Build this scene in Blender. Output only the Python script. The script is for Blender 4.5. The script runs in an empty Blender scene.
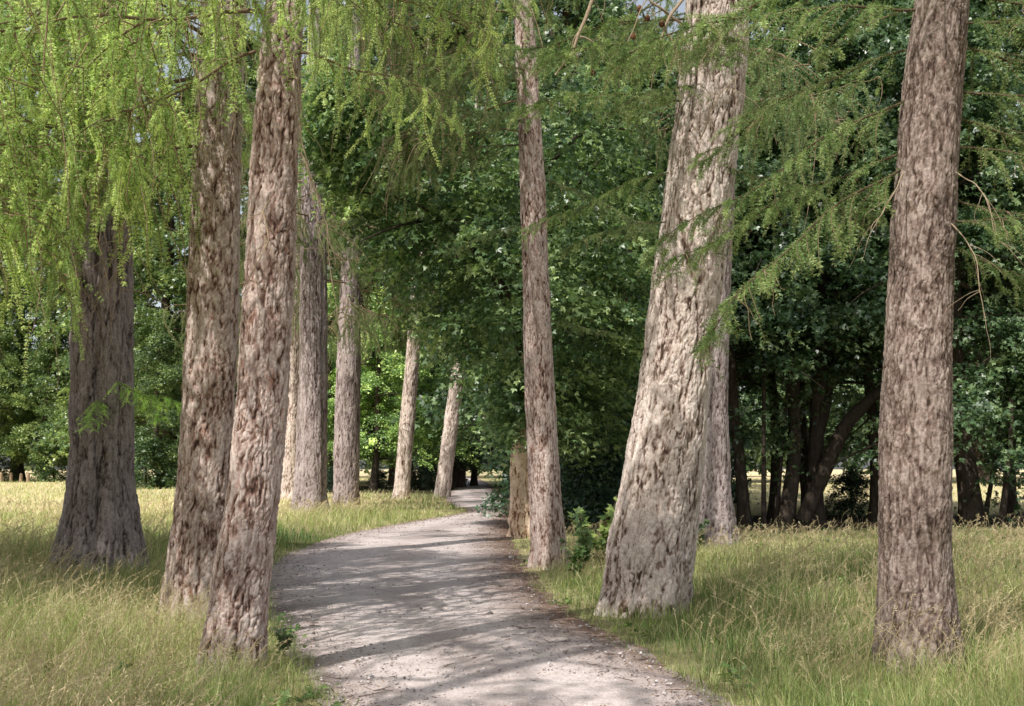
import bpy, math, random
import numpy as np
from mathutils import Vector, Euler

PI = math.pi
rng = np.random.default_rng(7)
random.seed(7)
scene = bpy.context.scene
COL = scene.collection

# ------------------------------------------------------------------ camera
F = 1138.0
CX, CY = 512.0, 353.0
HOR = 468.0
PITCH = math.atan((HOR - CY) / F)
CAM_H = 1.6
cam_data = bpy.data.cameras.new('camera')
cam_data.sensor_width = 36.0
cam_data.lens = 36.0 * F / 1024.0
cam_data.clip_start = 0.05
cam_data.clip_end = 3000
cam = bpy.data.objects.new('camera', cam_data)
COL.objects.link(cam)
cam.location = (0, 0, CAM_H)
cam.rotation_euler = (PI / 2 + PITCH, 0, 0)
scene.camera = cam
CP, SP = math.cos(PITCH), math.sin(PITCH)


def at(px, py, Y):
    """world point on the view ray of a pixel at ground distance Y"""
    u, v = (px - CX) / F, (CY - py) / F
    dy, dz = CP - v * SP, SP + v * CP
    k = Y / dy
    return (u * k, Y, CAM_H + dz * k)


def ground_at(px, py, z=0.0):
    u, v = (px - CX) / F, (CY - py) / F
    dy, dz = CP - v * SP, SP + v * CP
    k = (z - CAM_H) / dz
    return (u * k, dy * k)


# ------------------------------------------------------------------ noise
def _hash(ix, iy, iz, seed=0):
    h = (ix.astype(np.int64) * 374761393 + iy.astype(np.int64) * 668265263 +
         iz.astype(np.int64) * 2147483647 + seed * 974711) & 0xFFFFFFFF
    h = ((h ^ (h >> 13)) * 1274126177) & 0xFFFFFFFF
    h = ((h ^ (h >> 16)) * 2246822519) & 0xFFFFFFFF
    return ((h ^ (h >> 15)) & 0xFFFFFF) / float(0xFFFFFF)


def vnoise(p, seed=0):
    f = np.floor(p)
    t = p - f
    t = t * t * (3 - 2 * t)
    i = f.astype(np.int64)
    out = 0
    for dx in (0, 1):
        wx = t[:, 0] if dx else 1 - t[:, 0]
        for dy in (0, 1):
            wy = t[:, 1] if dy else 1 - t[:, 1]
            for dz in (0, 1):
                wz = t[:, 2] if dz else 1 - t[:, 2]
                out = out + wx * wy * wz * _hash(i[:, 0] + dx, i[:, 1] + dy, i[:, 2] + dz, seed)
    return out * 2 - 1


def fbm(p, octv=4, seed=0):
    a, s, o = 1.0, 0.0, 0.0
    for k in range(octv):
        o = o + a * vnoise(p * (2.03 ** k) + 17.3 * k, seed + k)
        s += a
        a *= 0.5
    return o / s


def voronoi(p, seed=0):
    f = np.floor(p).astype(np.int64)
    n = len(p)
    F1 = np.full(n, 9.0)
    F2 = np.full(n, 9.0)
    ID = np.zeros(n)
    for dx in (-1, 0, 1):
        for dy in (-1, 0, 1):
            for dz in (-1, 0, 1):
                c = f + np.array([dx, dy, dz])
                a = _hash(c[:, 0], c[:, 1], c[:, 2], seed + 1)
                b = _hash(c[:, 0], c[:, 1], c[:, 2], seed + 2)
                g = _hash(c[:, 0], c[:, 1], c[:, 2], seed + 3)
                d = np.sqrt((c[:, 0] + a - p[:, 0]) ** 2 + (c[:, 1] + b - p[:, 1]) ** 2 + (c[:, 2] + g - p[:, 2]) ** 2)
                near = d < F1
                F2 = np.where(near, F1, np.minimum(F2, d))
                F1 = np.where(near, d, F1)
                ID = np.where(near, a, ID)
    return F1, F2, ID


def sstep(a, b, x):
    t = np.clip((x - a) / (b - a), 0, 1)
    return t * t * (3 - 2 * t)


def n2(x, y, s, seed=0):
    return vnoise(np.stack([np.asarray(x) * s, np.asarray(y) * s, np.full(np.shape(x), 0.37)], -1), seed)


# ------------------------------------------------------------------ mesh helpers
def mk_mesh(name, V, faces, attrs=None, smooth=False, mat=None):
    """faces: list of (n,k) int arrays"""
    me = bpy.data.meshes.new(name)
    V = np.ascontiguousarray(V, dtype=np.float32)
    me.vertices.add(len(V))
    me.vertices.foreach_set('co', V.ravel())
    flat = np.concatenate([f.ravel() for f in faces]).astype(np.int32)
    cnt = np.concatenate([np.full(len(f), f.shape[1]) for f in faces]).astype(np.int32)
    start = np.zeros(len(cnt), np.int32)
    start[1:] = np.cumsum(cnt)[:-1]
    me.loops.add(len(flat))
    me.loops.foreach_set('vertex_index', flat)
    me.polygons.add(len(cnt))
    me.polygons.foreach_set('loop_start', start)
    if smooth:
        me.polygons.foreach_set('use_smooth', np.ones(len(cnt), bool))
    for k, v in (attrs or {}).items():
        a = me.attributes.new(k, 'FLOAT', 'POINT')
        a.data.foreach_set('value', np.ascontiguousarray(v, dtype=np.float32))
    me.update(calc_edges=True)
    if mat:
        me.materials.append(mat)
    return me


class Acc:
    """collects vertices and faces for one mesh"""
    def __init__(self):
        self.V, self.Q, self.T, self.A, self.n = [], [], [], [], 0

    def add(self, V, Q=None, T=None, a=0.5):
        if Q is not None and len(Q):
            self.Q.append(Q + self.n)
        if T is not None and len(T):
            self.T.append(T + self.n)
        self.V.append(V)
        self.A.append(np.broadcast_to(a, (len(V),)) if np.ndim(a) == 0 else a)
        self.n += len(V)

    def mesh(self, name, mat, smooth=False, attr='tint'):
        fs = []
        if self.Q:
            fs.append(np.concatenate(self.Q))
        if self.T:
            fs.append(np.concatenate(self.T))
        return mk_mesh(name, np.concatenate(self.V), fs, {attr: np.concatenate(self.A)}, smooth, mat)


def norm(v):
    return v / np.maximum(np.linalg.norm(v, axis=-1, keepdims=True), 1e-9)


def tubes(P, R, sides=5, cap=False):
    """P (M,N,3) polylines, R (M,N) radii -> V, Q"""
    P = np.asarray(P, float)
    M, N = P.shape[:2]
    T = norm(np.gradient(P, axis=1))
    ref = np.where(np.abs(T[..., 2:3]) > 0.9, np.array([1.0, 0, 0]), np.array([0, 0, 1.0]))
    ref = np.broadcast_to(np.where(np.abs(T[:, :1, 2:3]) > 0.8, np.array([1.0, 0, 0]), np.array([0, 0, 1.0])), T.shape)
    A = norm(np.cross(T, ref))
    B = np.cross(T, A)
    th = np.linspace(0, 2 * PI, sides, endpoint=False)
    V = P[:, :, None] + R[:, :, None, None] * (A[:, :, None] * np.cos(th)[:, None] + B[:, :, None] * np.sin(th)[:, None])
    V = V.reshape(-1, 3)
    m, i, j = np.meshgrid(np.arange(M), np.arange(N - 1), np.arange(sides), indexing='ij')
    b = m * N * sides
    j2 = (j + 1) % sides
    Q = np.stack([b + i * sides + j, b + (i + 1) * sides + j, b + (i + 1) * sides + j2, b + i * sides + j2], -1).reshape(-1, 4)
    return V, Q


# ------------------------------------------------------------------ materials
def new_mat(name):
    m = bpy.data.materials.new(name)
    m.use_nodes = True
    nt = m.node_tree
    for n in list(nt.nodes):
        nt.nodes.remove(n)
    out = nt.nodes.new('ShaderNodeOutputMaterial')
    return m, nt, out


def N(nt, typ, **kw):
    n = nt.nodes.new(typ)
    for k, v in kw.items():
        if k == 'inp':
            for a, b in v.items():
                n.inputs[a].default_value = b
        else:
            setattr(n, k, v)
    return n


def ramp(nt, fac, stops):
    r = nt.nodes.new('ShaderNodeValToRGB')
    e = r.color_ramp.elements
    while len(e) < len(stops):
        e.new(0.5)
    for el, (p, c) in zip(e, stops):
        el.position = p
        el.color = (*c, 1)
    nt.links.new(fac, r.inputs[0])
    return r.outputs[0]


def mixc(nt, fac, a, b, mode='MIX'):
    m = nt.nodes.new('ShaderNodeMix')
    m.data_type = 'RGBA'
    m.blend_type = mode
    for s, v in ((m.inputs[0], fac), (m.inputs[6], a), (m.inputs[7], b)):
        if isinstance(v, (int, float)):
            s.default_value = v
        elif isinstance(v, tuple):
            s.default_value = (*v, 1)
        else:
            nt.links.new(v, s)
    return m.outputs[2]


def noise(nt, vec, scale, detail=4, rough=0.55, dist=0.0):
    n = N(nt, 'ShaderNodeTexNoise', inp={'Scale': scale, 'Detail': detail, 'Roughness': rough, 'Distortion': dist})
    nt.links.new(vec, n.inputs['Vector'])
    return n.outputs['Fac']


def maprange(nt, v, a, b, c, d):
    m = N(nt, 'ShaderNodeMapRange', inp={1: a, 2: b, 3: c, 4: d})
    nt.links.new(v, m.inputs[0])
    return m.outputs[0]


def attr(nt, name):
    return N(nt, 'ShaderNodeAttribute', attribute_name=name).outputs['Fac']


def bark_material(name, deep, mid, top, light, red, red_amt=0.5, moss=0.0, dust=0.0):
    m, nt, out = new_mat(name)
    co = N(nt, 'ShaderNodeTexCoord').outputs['Object']
    crack = attr(nt, 'crack')
    cell = attr(nt, 'cell')
    nf = noise(nt, co, 38, 6, 0.65)
    nm = noise(nt, co, 5.0, 4, 0.6)
    mp = N(nt, 'ShaderNodeMapping')
    mp.inputs['Scale'].default_value = (1, 1, 0.22)
    nt.links.new(co, mp.inputs[0])
    ns = noise(nt, mp.outputs[0], 30, 5, 0.6)
    ad = N(nt, 'ShaderNodeMath', operation='ADD')
    nt.links.new(crack, ad.inputs[0])
    sc = maprange(nt, ns, 0.25, 0.75, -0.28, 0.24)
    nt.links.new(sc, ad.inputs[1])
    col = ramp(nt, ad.outputs[0], [(0.0, deep), (0.20, mid), (0.48, top), (0.92, light)])
    # reddish freshly flaked plates
    rf = N(nt, 'ShaderNodeMath', operation='MULTIPLY')
    nt.links.new(maprange(nt, cell, 0.70, 0.95, 0, 1), rf.inputs[0])
    nt.links.new(maprange(nt, nm, 0.45, 0.65, 0.0, red_amt), rf.inputs[1])
    col = mixc(nt, rf.outputs[0], col, red)
    # speckle, then broad sun-and-shade dapple painted into the bark colour
    col = mixc(nt, 1.0, col, ramp(nt, nf, [(0.25, (0.55, 0.54, 0.53)), (0.5, (0.95, 0.95, 0.95)), (0.75, (1.25, 1.22, 1.2))]), 'MULTIPLY')
    nl = noise(nt, co, 1.3, 3, 0.5)
    col = mixc(nt, 1.0, col, ramp(nt, nl, [(0.3, (0.78, 0.76, 0.75)), (0.7, (1.12, 1.1, 1.1))]), 'MULTIPLY')
    if moss > 0:
        g = noise(nt, co, 3.3, 5, 0.65)
        col = mixc(nt, maprange(nt, g, 0.52, 0.72, 0, moss), col, (0.13, 0.135, 0.045))
    b = N(nt, 'ShaderNodeBsdfPrincipled', inp={'Roughness': 0.92})
    b.inputs['Specular IOR Level'].default_value = 0.15
    nt.links.new(col, b.inputs['Base Color'])
    bm = N(nt, 'ShaderNodeBump', inp={'Strength': 0.95, 'Distance': 0.012})
    hs = N(nt, 'ShaderNodeMath', operation='ADD')
    nt.links.new(nf, hs.inputs[0])
    nt.links.new(ns, hs.inputs[1])
    nt.links.new(hs.outputs[0], bm.inputs['Height'])
    nt.links.new(bm.outputs[0], b.inputs['Normal'])
    nt.links.new(b.outputs[0], out.inputs[0])
    return m


def leaf_material(name, dark, mid, light, trans, tfac=0.38, spec=0.35, rough=0.4):
    m, nt, out = new_mat(name)
    t = attr(nt, 'tint')
    col = ramp(nt, t, [(0.0, dark), (0.5, mid), (1.0, light)])
    oi = N(nt, 'ShaderNodeObjectInfo')
    col = mixc(nt, 1.0, col, oi.outputs['Color'], 'MULTIPLY')
    b = N(nt, 'ShaderNodeBsdfPrincipled', inp={'Roughness': rough})
    b.inputs['Specular IOR Level'].default_value = spec
    nt.links.new(col, b.inputs['Base Color'])
    tr = N(nt, 'ShaderNodeBsdfTranslucent')
    tc = mixc(nt, 1.0, col, trans, 'MULTIPLY')
    nt.links.new(tc, tr.inputs[0])
    mx = N(nt, 'ShaderNodeMixShader', inp={0: tfac})
    nt.links.new(b.outputs[0], mx.inputs[1])
    nt.links.new(tr.outputs[0], mx.inputs[2])
    nt.links.new(mx.outputs[0], out.inputs[0])
    return m


def wood_material(name, a, b_, scale=20):
    m, nt, out = new_mat(name)
    co = N(nt, 'ShaderNodeTexCoord').outputs['Object']
    mp = N(nt, 'ShaderNodeMapping')
    mp.inputs['Scale'].default_value = (1, 1, 0.3)
    nt.links.new(co, mp.inputs[0])
    nf = noise(nt, mp.outputs[0], scale, 6, 0.65)
    t = attr(nt, 'tint')
    col = ramp(nt, nf, [(0.3, a), (0.7, b_)])
    col = mixc(nt, 1.0, col, ramp(nt, t, [(0.0, (0.4, 0.38, 0.36)), (1.0, (1.4, 1.35, 1.3))]), 'MULTIPLY')
    b = N(nt, 'ShaderNodeBsdfPrincipled', inp={'Roughness': 0.9})
    b.inputs['Specular IOR Level'].default_value = 0.15
    nt.links.new(col, b.inputs['Base Color'])
    bm = N(nt, 'ShaderNodeBump', inp={'Strength': 0.8, 'Distance': 0.02})
    nt.links.new(nf, bm.inputs['Height'])
    nt.links.new(bm.outputs[0], b.inputs['Normal'])
    nt.links.new(b.outputs[0], out.inputs[0])
    return m


M_BARK = bark_material('larch_bark', (0.05, 0.030, 0.024), (0.20, 0.12, 0.092), (0.41, 0.315, 0.275), (0.65, 0.555, 0.51), (0.34, 0.15, 0.095), 0.95)
M_BARK_WARM = bark_material('larch_bark_warm', (0.06, 0.038, 0.028), (0.24, 0.172, 0.14), (0.56, 0.47, 0.42), (0.74, 0.66, 0.60), (0.36, 0.21, 0.14), 0.4, moss=0.25)
M_BARK_GREY = bark_material('larch_bark_grey', (0.05, 0.036, 0.033), (0.165, 0.125, 0.118), (0.33, 0.275, 0.268), (0.48, 0.42, 0.405), (0.28, 0.16, 0.12), 0.35, moss=0.12)
M_BARK_SLATE = bark_material('larch_bark_slate', (0.04, 0.030, 0.029), (0.135, 0.105, 0.10), (0.28, 0.235, 0.23), (0.43, 0.37, 0.36), (0.18, 0.11, 0.09), 0.3, moss=0.2)
M_BARK_BROWN_SHADED = bark_material('larch_bark_brown_shaded', (0.042, 0.028, 0.023), (0.105, 0.072, 0.058), (0.19, 0.143, 0.122), (0.37, 0.305, 0.27), (0.25, 0.13, 0.09), 0.5, moss=0.12)  # brown bark, darkened further to carry the shade on the right larch
M_BARK_SNAG = bark_material('sun_mottled_bark', (0.06, 0.035, 0.02), (0.36, 0.22, 0.14), (0.74, 0.55, 0.40), (0.86, 0.72, 0.56), (0.3, 0.15, 0.1), 0.3)  # pale patchy tones put sun dapple into the colour of a shaded trunk
M_DARKBARK = wood_material('dark_bark', (0.035, 0.028, 0.022), (0.11, 0.088, 0.07), 14)
M_TWIG = wood_material('twig_wood', (0.16, 0.115, 0.075), (0.34, 0.26, 0.18), 60)
M_DEAD = wood_material('dead_wood', (0.25, 0.195, 0.135), (0.42, 0.34, 0.25), 60)
M_CONE = wood_material('cone_scale', (0.13, 0.065, 0.035), (0.27, 0.14, 0.075), 90)
M_NEEDLE = leaf_material('larch_needle', (0.07, 0.125, 0.05), (0.245, 0.355, 0.14), (0.55, 0.645, 0.31), (1.1, 1.15, 0.85), 0.40, 0.35, 0.5)
M_LEAF = leaf_material('broad_leaf', (0.016, 0.036, 0.016), (0.060, 0.104, 0.046), (0.23, 0.30, 0.15), (1.4, 1.5, 0.85), 0.30, 0.55, 0.36)
M_GRASS = leaf_material('grass_blade', (0.08, 0.155, 0.04), (0.385, 0.44, 0.155), (0.88, 0.81, 0.49), (1.05, 1.1, 0.8), 0.38, 0.25, 0.5)
M_SEED = leaf_material('seed_stalk', (0.30, 0.25, 0.12), (0.50, 0.41, 0.23), (0.68, 0.58, 0.37), (1.0, 0.95, 0.8), 0.25, 0.2, 0.6)
M_LITTER = leaf_material('fallen_leaf', (0.06, 0.035, 0.02), (0.16, 0.09, 0.05), (0.30, 0.2, 0.12), (1, 0.9, 0.8), 0.1, 0.2, 0.7)


# ------------------------------------------------------------------ object helpers
def link(o):
    COL.objects.link(o)
    return o


def empty(name, loc, label, cat, group=None):
    o = bpy.data.objects.new(name, None)
    o.empty_display_size = 0.3
    o.location = loc
    link(o)
    o['label'] = label
    o['category'] = cat
    if group:
        o['group'] = group
    return o


def child(name, me, parent, loc=(0, 0, 0), rot=(0, 0, 0), scale=1.0, color=None):
    o = bpy.data.objects.new(name, me)
    o.parent = parent
    o.location = loc
    o.rotation_euler = rot
    o.scale = (scale,) * 3 if np.ndim(scale) == 0 else scale
    if color:
        o.color = (*color, 1)
    return link(o)


def top(name, me, kind=None, label=None, cat=None, loc=(0, 0, 0), color=None):
    o = bpy.data.objects.new(name, me)
    o.location = loc
    if kind:
        o['kind'] = kind
    if label:
        o['label'] = label
    if cat:
        o['category'] = cat
    if color:
        o.color = (*color, 1)
    return link(o)


# ------------------------------------------------------------------ the path and the ground
PL = np.array([(-30, -1.0), (0, -1.15), (5, -0.5), (7, -0.95), (8.2, -1.25), (10.6, -2.05), (14.9, -3.15), (18.8, -3.95), (22.2, -4.12), (27.2, -4.05),
               (33, -3.2), (38, -2.2), (41.5, -1.5), (44, -1.5), (48, -2.3), (55, -3.1), (63, -3.5), (75, -4.0), (90, -4.4), (120, -5.6), (170, -8.5), (260, -15)])
PR = np.array([(-30, 2.4), (0, 2.2), (5, 1.8), (7.7, 1.45), (10.6, 0.98), (13.8, 0.42), (17.9, 0.15), (22.2, 0.02), (27.2, -0.1), (33, -0.05), (38.7, 0.05),
               (50, 0.15), (63, 0.0), (75, -0.7), (90, -1.4), (120, -2.6), (170, -5.0), (260, -11)])
_yy = np.linspace(-30, 260, 2901)


def _smooth(tab, w=2.0):
    v = np.interp(_yy, tab[:, 0], tab[:, 1])
    k = np.exp(-0.5 * (np.arange(-40, 41) * 0.1 / w * 1.5) ** 2)
    k /= k.sum()
    return np.convolve(np.pad(v, 40, mode='edge'), k, 'valid')


_L, _R = _smooth(PL), _smooth(PR)


def pathL(y):
    return np.interp(y, _yy, _L)


def pathR(y):
    return np.interp(y, _yy, _R)


def path_dist(x, y):
    """signed distance outside the path (negative on it)"""
    return np.maximum(pathL(y) - x, x - pathR(y))


def gz(x, y):
    x = np.asarray(x, float)
    y = np.asarray(y, float)
    d = sstep(0.1, 3.0, path_dist(x, y))
    far = sstep(70, 30, y)
    return d * (0.05 + far * (0.06 * n2(x, y, 0.35, 3) + 0.03 * n2(x, y, 1.3, 4)) + 0.05)


def zones(x, y):
    """dryness of the vegetation and amount of bare forest floor at a point"""
    x = np.asarray(x, float)
    y = np.asarray(y, float)
    nz = n2(x, y, 0.16, 11) * 0.5 + n2(x, y, 0.6, 12) * 0.3
    left = x < pathL(y)
    dry = np.where(left, 0.60 + 0.12 * sstep(17, 11, y) + 0.35 * sstep(24, 45, y) + 0.5 * nz, 0.57 + 0.5 * nz)
    # green verge between path and the far left row
    verge = left * sstep(6.0, 1.0, path_dist(x, y)) * sstep(17, 26, y)
    dry = dry - 0.35 * verge
    fieldR = (~left) * sstep(35, 38, y) * sstep(4, 7, x)
    dry = dry * (1 - fieldR) + (1.0 + 0.2 * nz) * fieldR
    wood = np.where(left, sstep(62, 72, y) * sstep(-22, -16, x) * sstep(110, 90, y),
                    sstep(26.5, 29.5, y + nz * 1.5) * sstep(38, 35, y) * sstep(1.2, 3, x) + sstep(0.6, 2, x) * sstep(24, 30, y) * sstep(9, 6, x) * sstep(140, 110, y))
    return np.clip(dry, 0, 1), np.clip(wood, 0, 1)


xs = np.unique(np.concatenate([np.linspace(-700, -60, 30), np.linspace(-60, -14, 60), np.linspace(-14, 14, 113), np.linspace(14, 60, 60), np.linspace(60, 700, 30)]))
ys = np.unique(np.concatenate([np.linspace(-300, -20, 20), np.linspace(-20, 60, 260), np.linspace(60, 140, 80), np.linspace(140, 1200, 40)]))
gx, gy = np.meshgrid(xs, ys)
gx, gy = gx.ravel(), gy.ravel()
gd, gw = zones(gx, gy)
nx = len(xs)
i, j = np.meshgrid(np.arange(len(ys) - 1), np.arange(nx - 1), indexing='ij')
gq = np.stack([i * nx + j, i * nx + j + 1, (i + 1) * nx + j + 1, (i + 1) * nx + j], -1).reshape(-1, 4)

m, nt, out = new_mat('meadow_soil')
geo = N(nt, 'ShaderNodeNewGeometry').outputs['Position']
n1 = noise(nt, geo, 2.2, 6, 0.6)
n3 = noise(nt, geo, 40, 4, 0.6)
green = ramp(nt, n1, [(0.3, (0.045, 0.075, 0.02)), (0.7, (0.11, 0.13, 0.04))])
straw = ramp(nt, n1, [(0.3, (0.64, 0.50, 0.27)), (0.7, (0.80, 0.67, 0.42))])
soil = ramp(nt, n1, [(0.3, (0.022, 0.016, 0.011)), (0.7, (0.065, 0.048, 0.03))])
c = mixc(nt, attr(nt, 'dry'), green, straw)
c = mixc(nt, attr(nt, 'wood'), c, soil)
c = mixc(nt, 1.0, c, ramp(nt, n3, [(0.3, (0.6, 0.6, 0.6)), (0.7, (1.2, 1.2, 1.2))]), 'MULTIPLY')
b = N(nt, 'ShaderNodeBsdfPrincipled', inp={'Roughness': 0.95})
b.inputs['Specular IOR Level'].default_value = 0.1
nt.links.new(c, b.inputs['Base Color'])
bm = N(nt, 'ShaderNodeBump', inp={'Strength': 0.8, 'Distance': 0.05})
nt.links.new(n3, bm.inputs['Height'])
nt.links.new(bm.outputs[0], b.inputs['Normal'])
nt.links.new(b.outputs[0], out.inputs[0])
M_GROUND = m
top('ground', mk_mesh('ground', np.stack([gx, gy, gz(gx, gy)], -1), [gq], {'dry': gd, 'wood': gw}, True, M_GROUND), kind='structure')

# path sheet
py = np.unique(np.concatenate([np.arange(-30, 60, 0.12), np.arange(60, 260, 1.0)]))
K = 22
t = np.linspace(0, 1, K)
eL = pathL(py) - 0.10 + 0.07 * n2(py, py * 0, 2.2, 21) + 0.05 * n2(py, py * 0, 7, 22)
eR = pathR(py) + 0.10 + 0.10 * n2(py, py * 0, 1.7, 23) + 0.05 * n2(py, py * 0, 6, 24)
PXg = eL[:, None] * (1 - t) + eR[:, None] * t
PYg = np.broadcast_to(py[:, None], PXg.shape)
edge = np.minimum(PXg - eL[:, None], eR[:, None] - PXg)
pz = gz(PXg.ravel(), PYg.ravel()) + 0.006 + 0.03 * sstep(0, 0.7, edge).ravel() + 0.012 * n2(PXg.ravel(), PYg.ravel(), 1.1, 25) * sstep(0, 0.4, edge).ravel()
i, j = np.meshgrid(np.arange(len(py) - 1), np.arange(K - 1), indexing='ij')
pq = np.stack([i * K + j, i * K + j + 1, (i + 1) * K + j + 1, (i + 1) * K + j], -1).reshape(-1, 4)
rightedge = sstep(1.3, 0.0, (eR[:, None] - PXg).ravel()) * 1.1 * sstep(8, 13, PYg.ravel()) + sstep(0.45, 0, edge.ravel()) * 0.7

m, nt, out = new_mat('path_gravel')
geo = N(nt, 'ShaderNodeNewGeometry').outputs['Position']
mp = N(nt, 'ShaderNodeMapping')
nt.links.new(geo, mp.inputs[0])
na = noise(nt, geo, 1.1, 5, 0.6)
nb = noise(nt, geo, 9, 5, 0.65)
vo = N(nt, 'ShaderNodeTexVoronoi', inp={'Scale': 75.0})
nt.links.new(geo, vo.inputs['Vector'])
vo2 = N(nt, 'ShaderNodeTexVoronoi', inp={'Scale': 28.0})
nt.links.new(geo, vo2.inputs['Vector'])
c = ramp(nt, na, [(0.3, (0.46, 0.405, 0.39)), (0.7, (0.63, 0.565, 0.545))])
c = mixc(nt, 1.0, c, ramp(nt, nb, [(0.3, (0.78, 0.76, 0.75)), (0.7, (1.12, 1.12, 1.12))]), 'MULTIPLY')
c = mixc(nt, 0.55, c, mixc(nt, 1.0, c, ramp(nt, vo.outputs['Color'], [(0.0, (0.55, 0.53, 0.52)), (1.0, (1.45, 1.43, 1.42))]), 'MULTIPLY'))
tk = N(nt, 'ShaderNodeMath', operation='MULTIPLY_ADD', inp={1: 0.5, 2: 0.0})
nt.links.new(attr(nt, 'track'), tk.inputs[0])
tk2 = N(nt, 'ShaderNodeMath', operation='ADD')
nt.links.new(tk.outputs[0], tk2.inputs[0])
nt.links.new(noise(nt, geo, 0.55, 5, 0.65, 0.6), tk2.inputs[1])
c = mixc(nt, 1.0, c, ramp(nt, tk2.outputs[0], [(0.35, (0.80, 0.765, 0.75)), (0.85, (1.06, 1.05, 1.05))]), 'MULTIPLY')
lit = N(nt, 'ShaderNodeMath', operation='MULTIPLY')
nt.links.new(attr(nt, 'edge'), lit.inputs[0])
nt.links.new(maprange(nt, nb, 0.3, 0.6, 0.2, 1.0), lit.inputs[1])
c = mixc(nt, lit.outputs[0], c, (0.19, 0.125, 0.095))
b = N(nt, 'ShaderNodeBsdfPrincipled', inp={'Roughness': 0.95})
b.inputs['Specular IOR Level'].default_value = 0.15
nt.links.new(c, b.inputs['Base Color'])
bm = N(nt, 'ShaderNodeBump', inp={'Strength': 0.6, 'Distance': 0.012})
hs = N(nt, 'ShaderNodeMath', operation='ADD')
nt.links.new(vo.outputs['Distance'], hs.inputs[0])
nt.links.new(nb, hs.inputs[1])
nt.links.new(hs.outputs[0], bm.inputs['Height'])
nt.links.new(bm.outputs[0], b.inputs['Normal'])
nt.links.new(b.outputs[0], out.inputs[0])
top('path', mk_mesh('path', np.stack([PXg.ravel(), PYg.ravel(), pz], -1), [pq], {'edge': rightedge, 'track': np.exp(-((t - 0.3) / 0.1) ** 2)[None].repeat(len(py), 0).ravel() + np.exp(-((t - 0.68) / 0.1) ** 2)[None].repeat(len(py), 0).ravel()}, True, m), kind='structure')


def pathz(x, y):
    return gz(x, y) + 0.03


# ------------------------------------------------------------------ larch trunks
def smooth_prof(z, zk, vk, w=0.35):
    zd = np.linspace(zk[0] - 1, zk[-1] + 1, 1200)
    v = np.interp(zd, zk, vk)
    step = zd[1] - zd[0]
    h = max(1, int(w * 3 / step))
    k = np.exp(-0.5 * (np.arange(-h, h + 1) * step / w) ** 2)
    k /= k.sum()
    # mirror-extend so that the ends keep their slope
    vp = np.concatenate([2 * v[0] - v[h:0:-1], v, 2 * v[-1] - v[-2:-h - 2:-1]])
    return np.interp(z, zd, np.convolve(vp, k, 'valid'))


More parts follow.
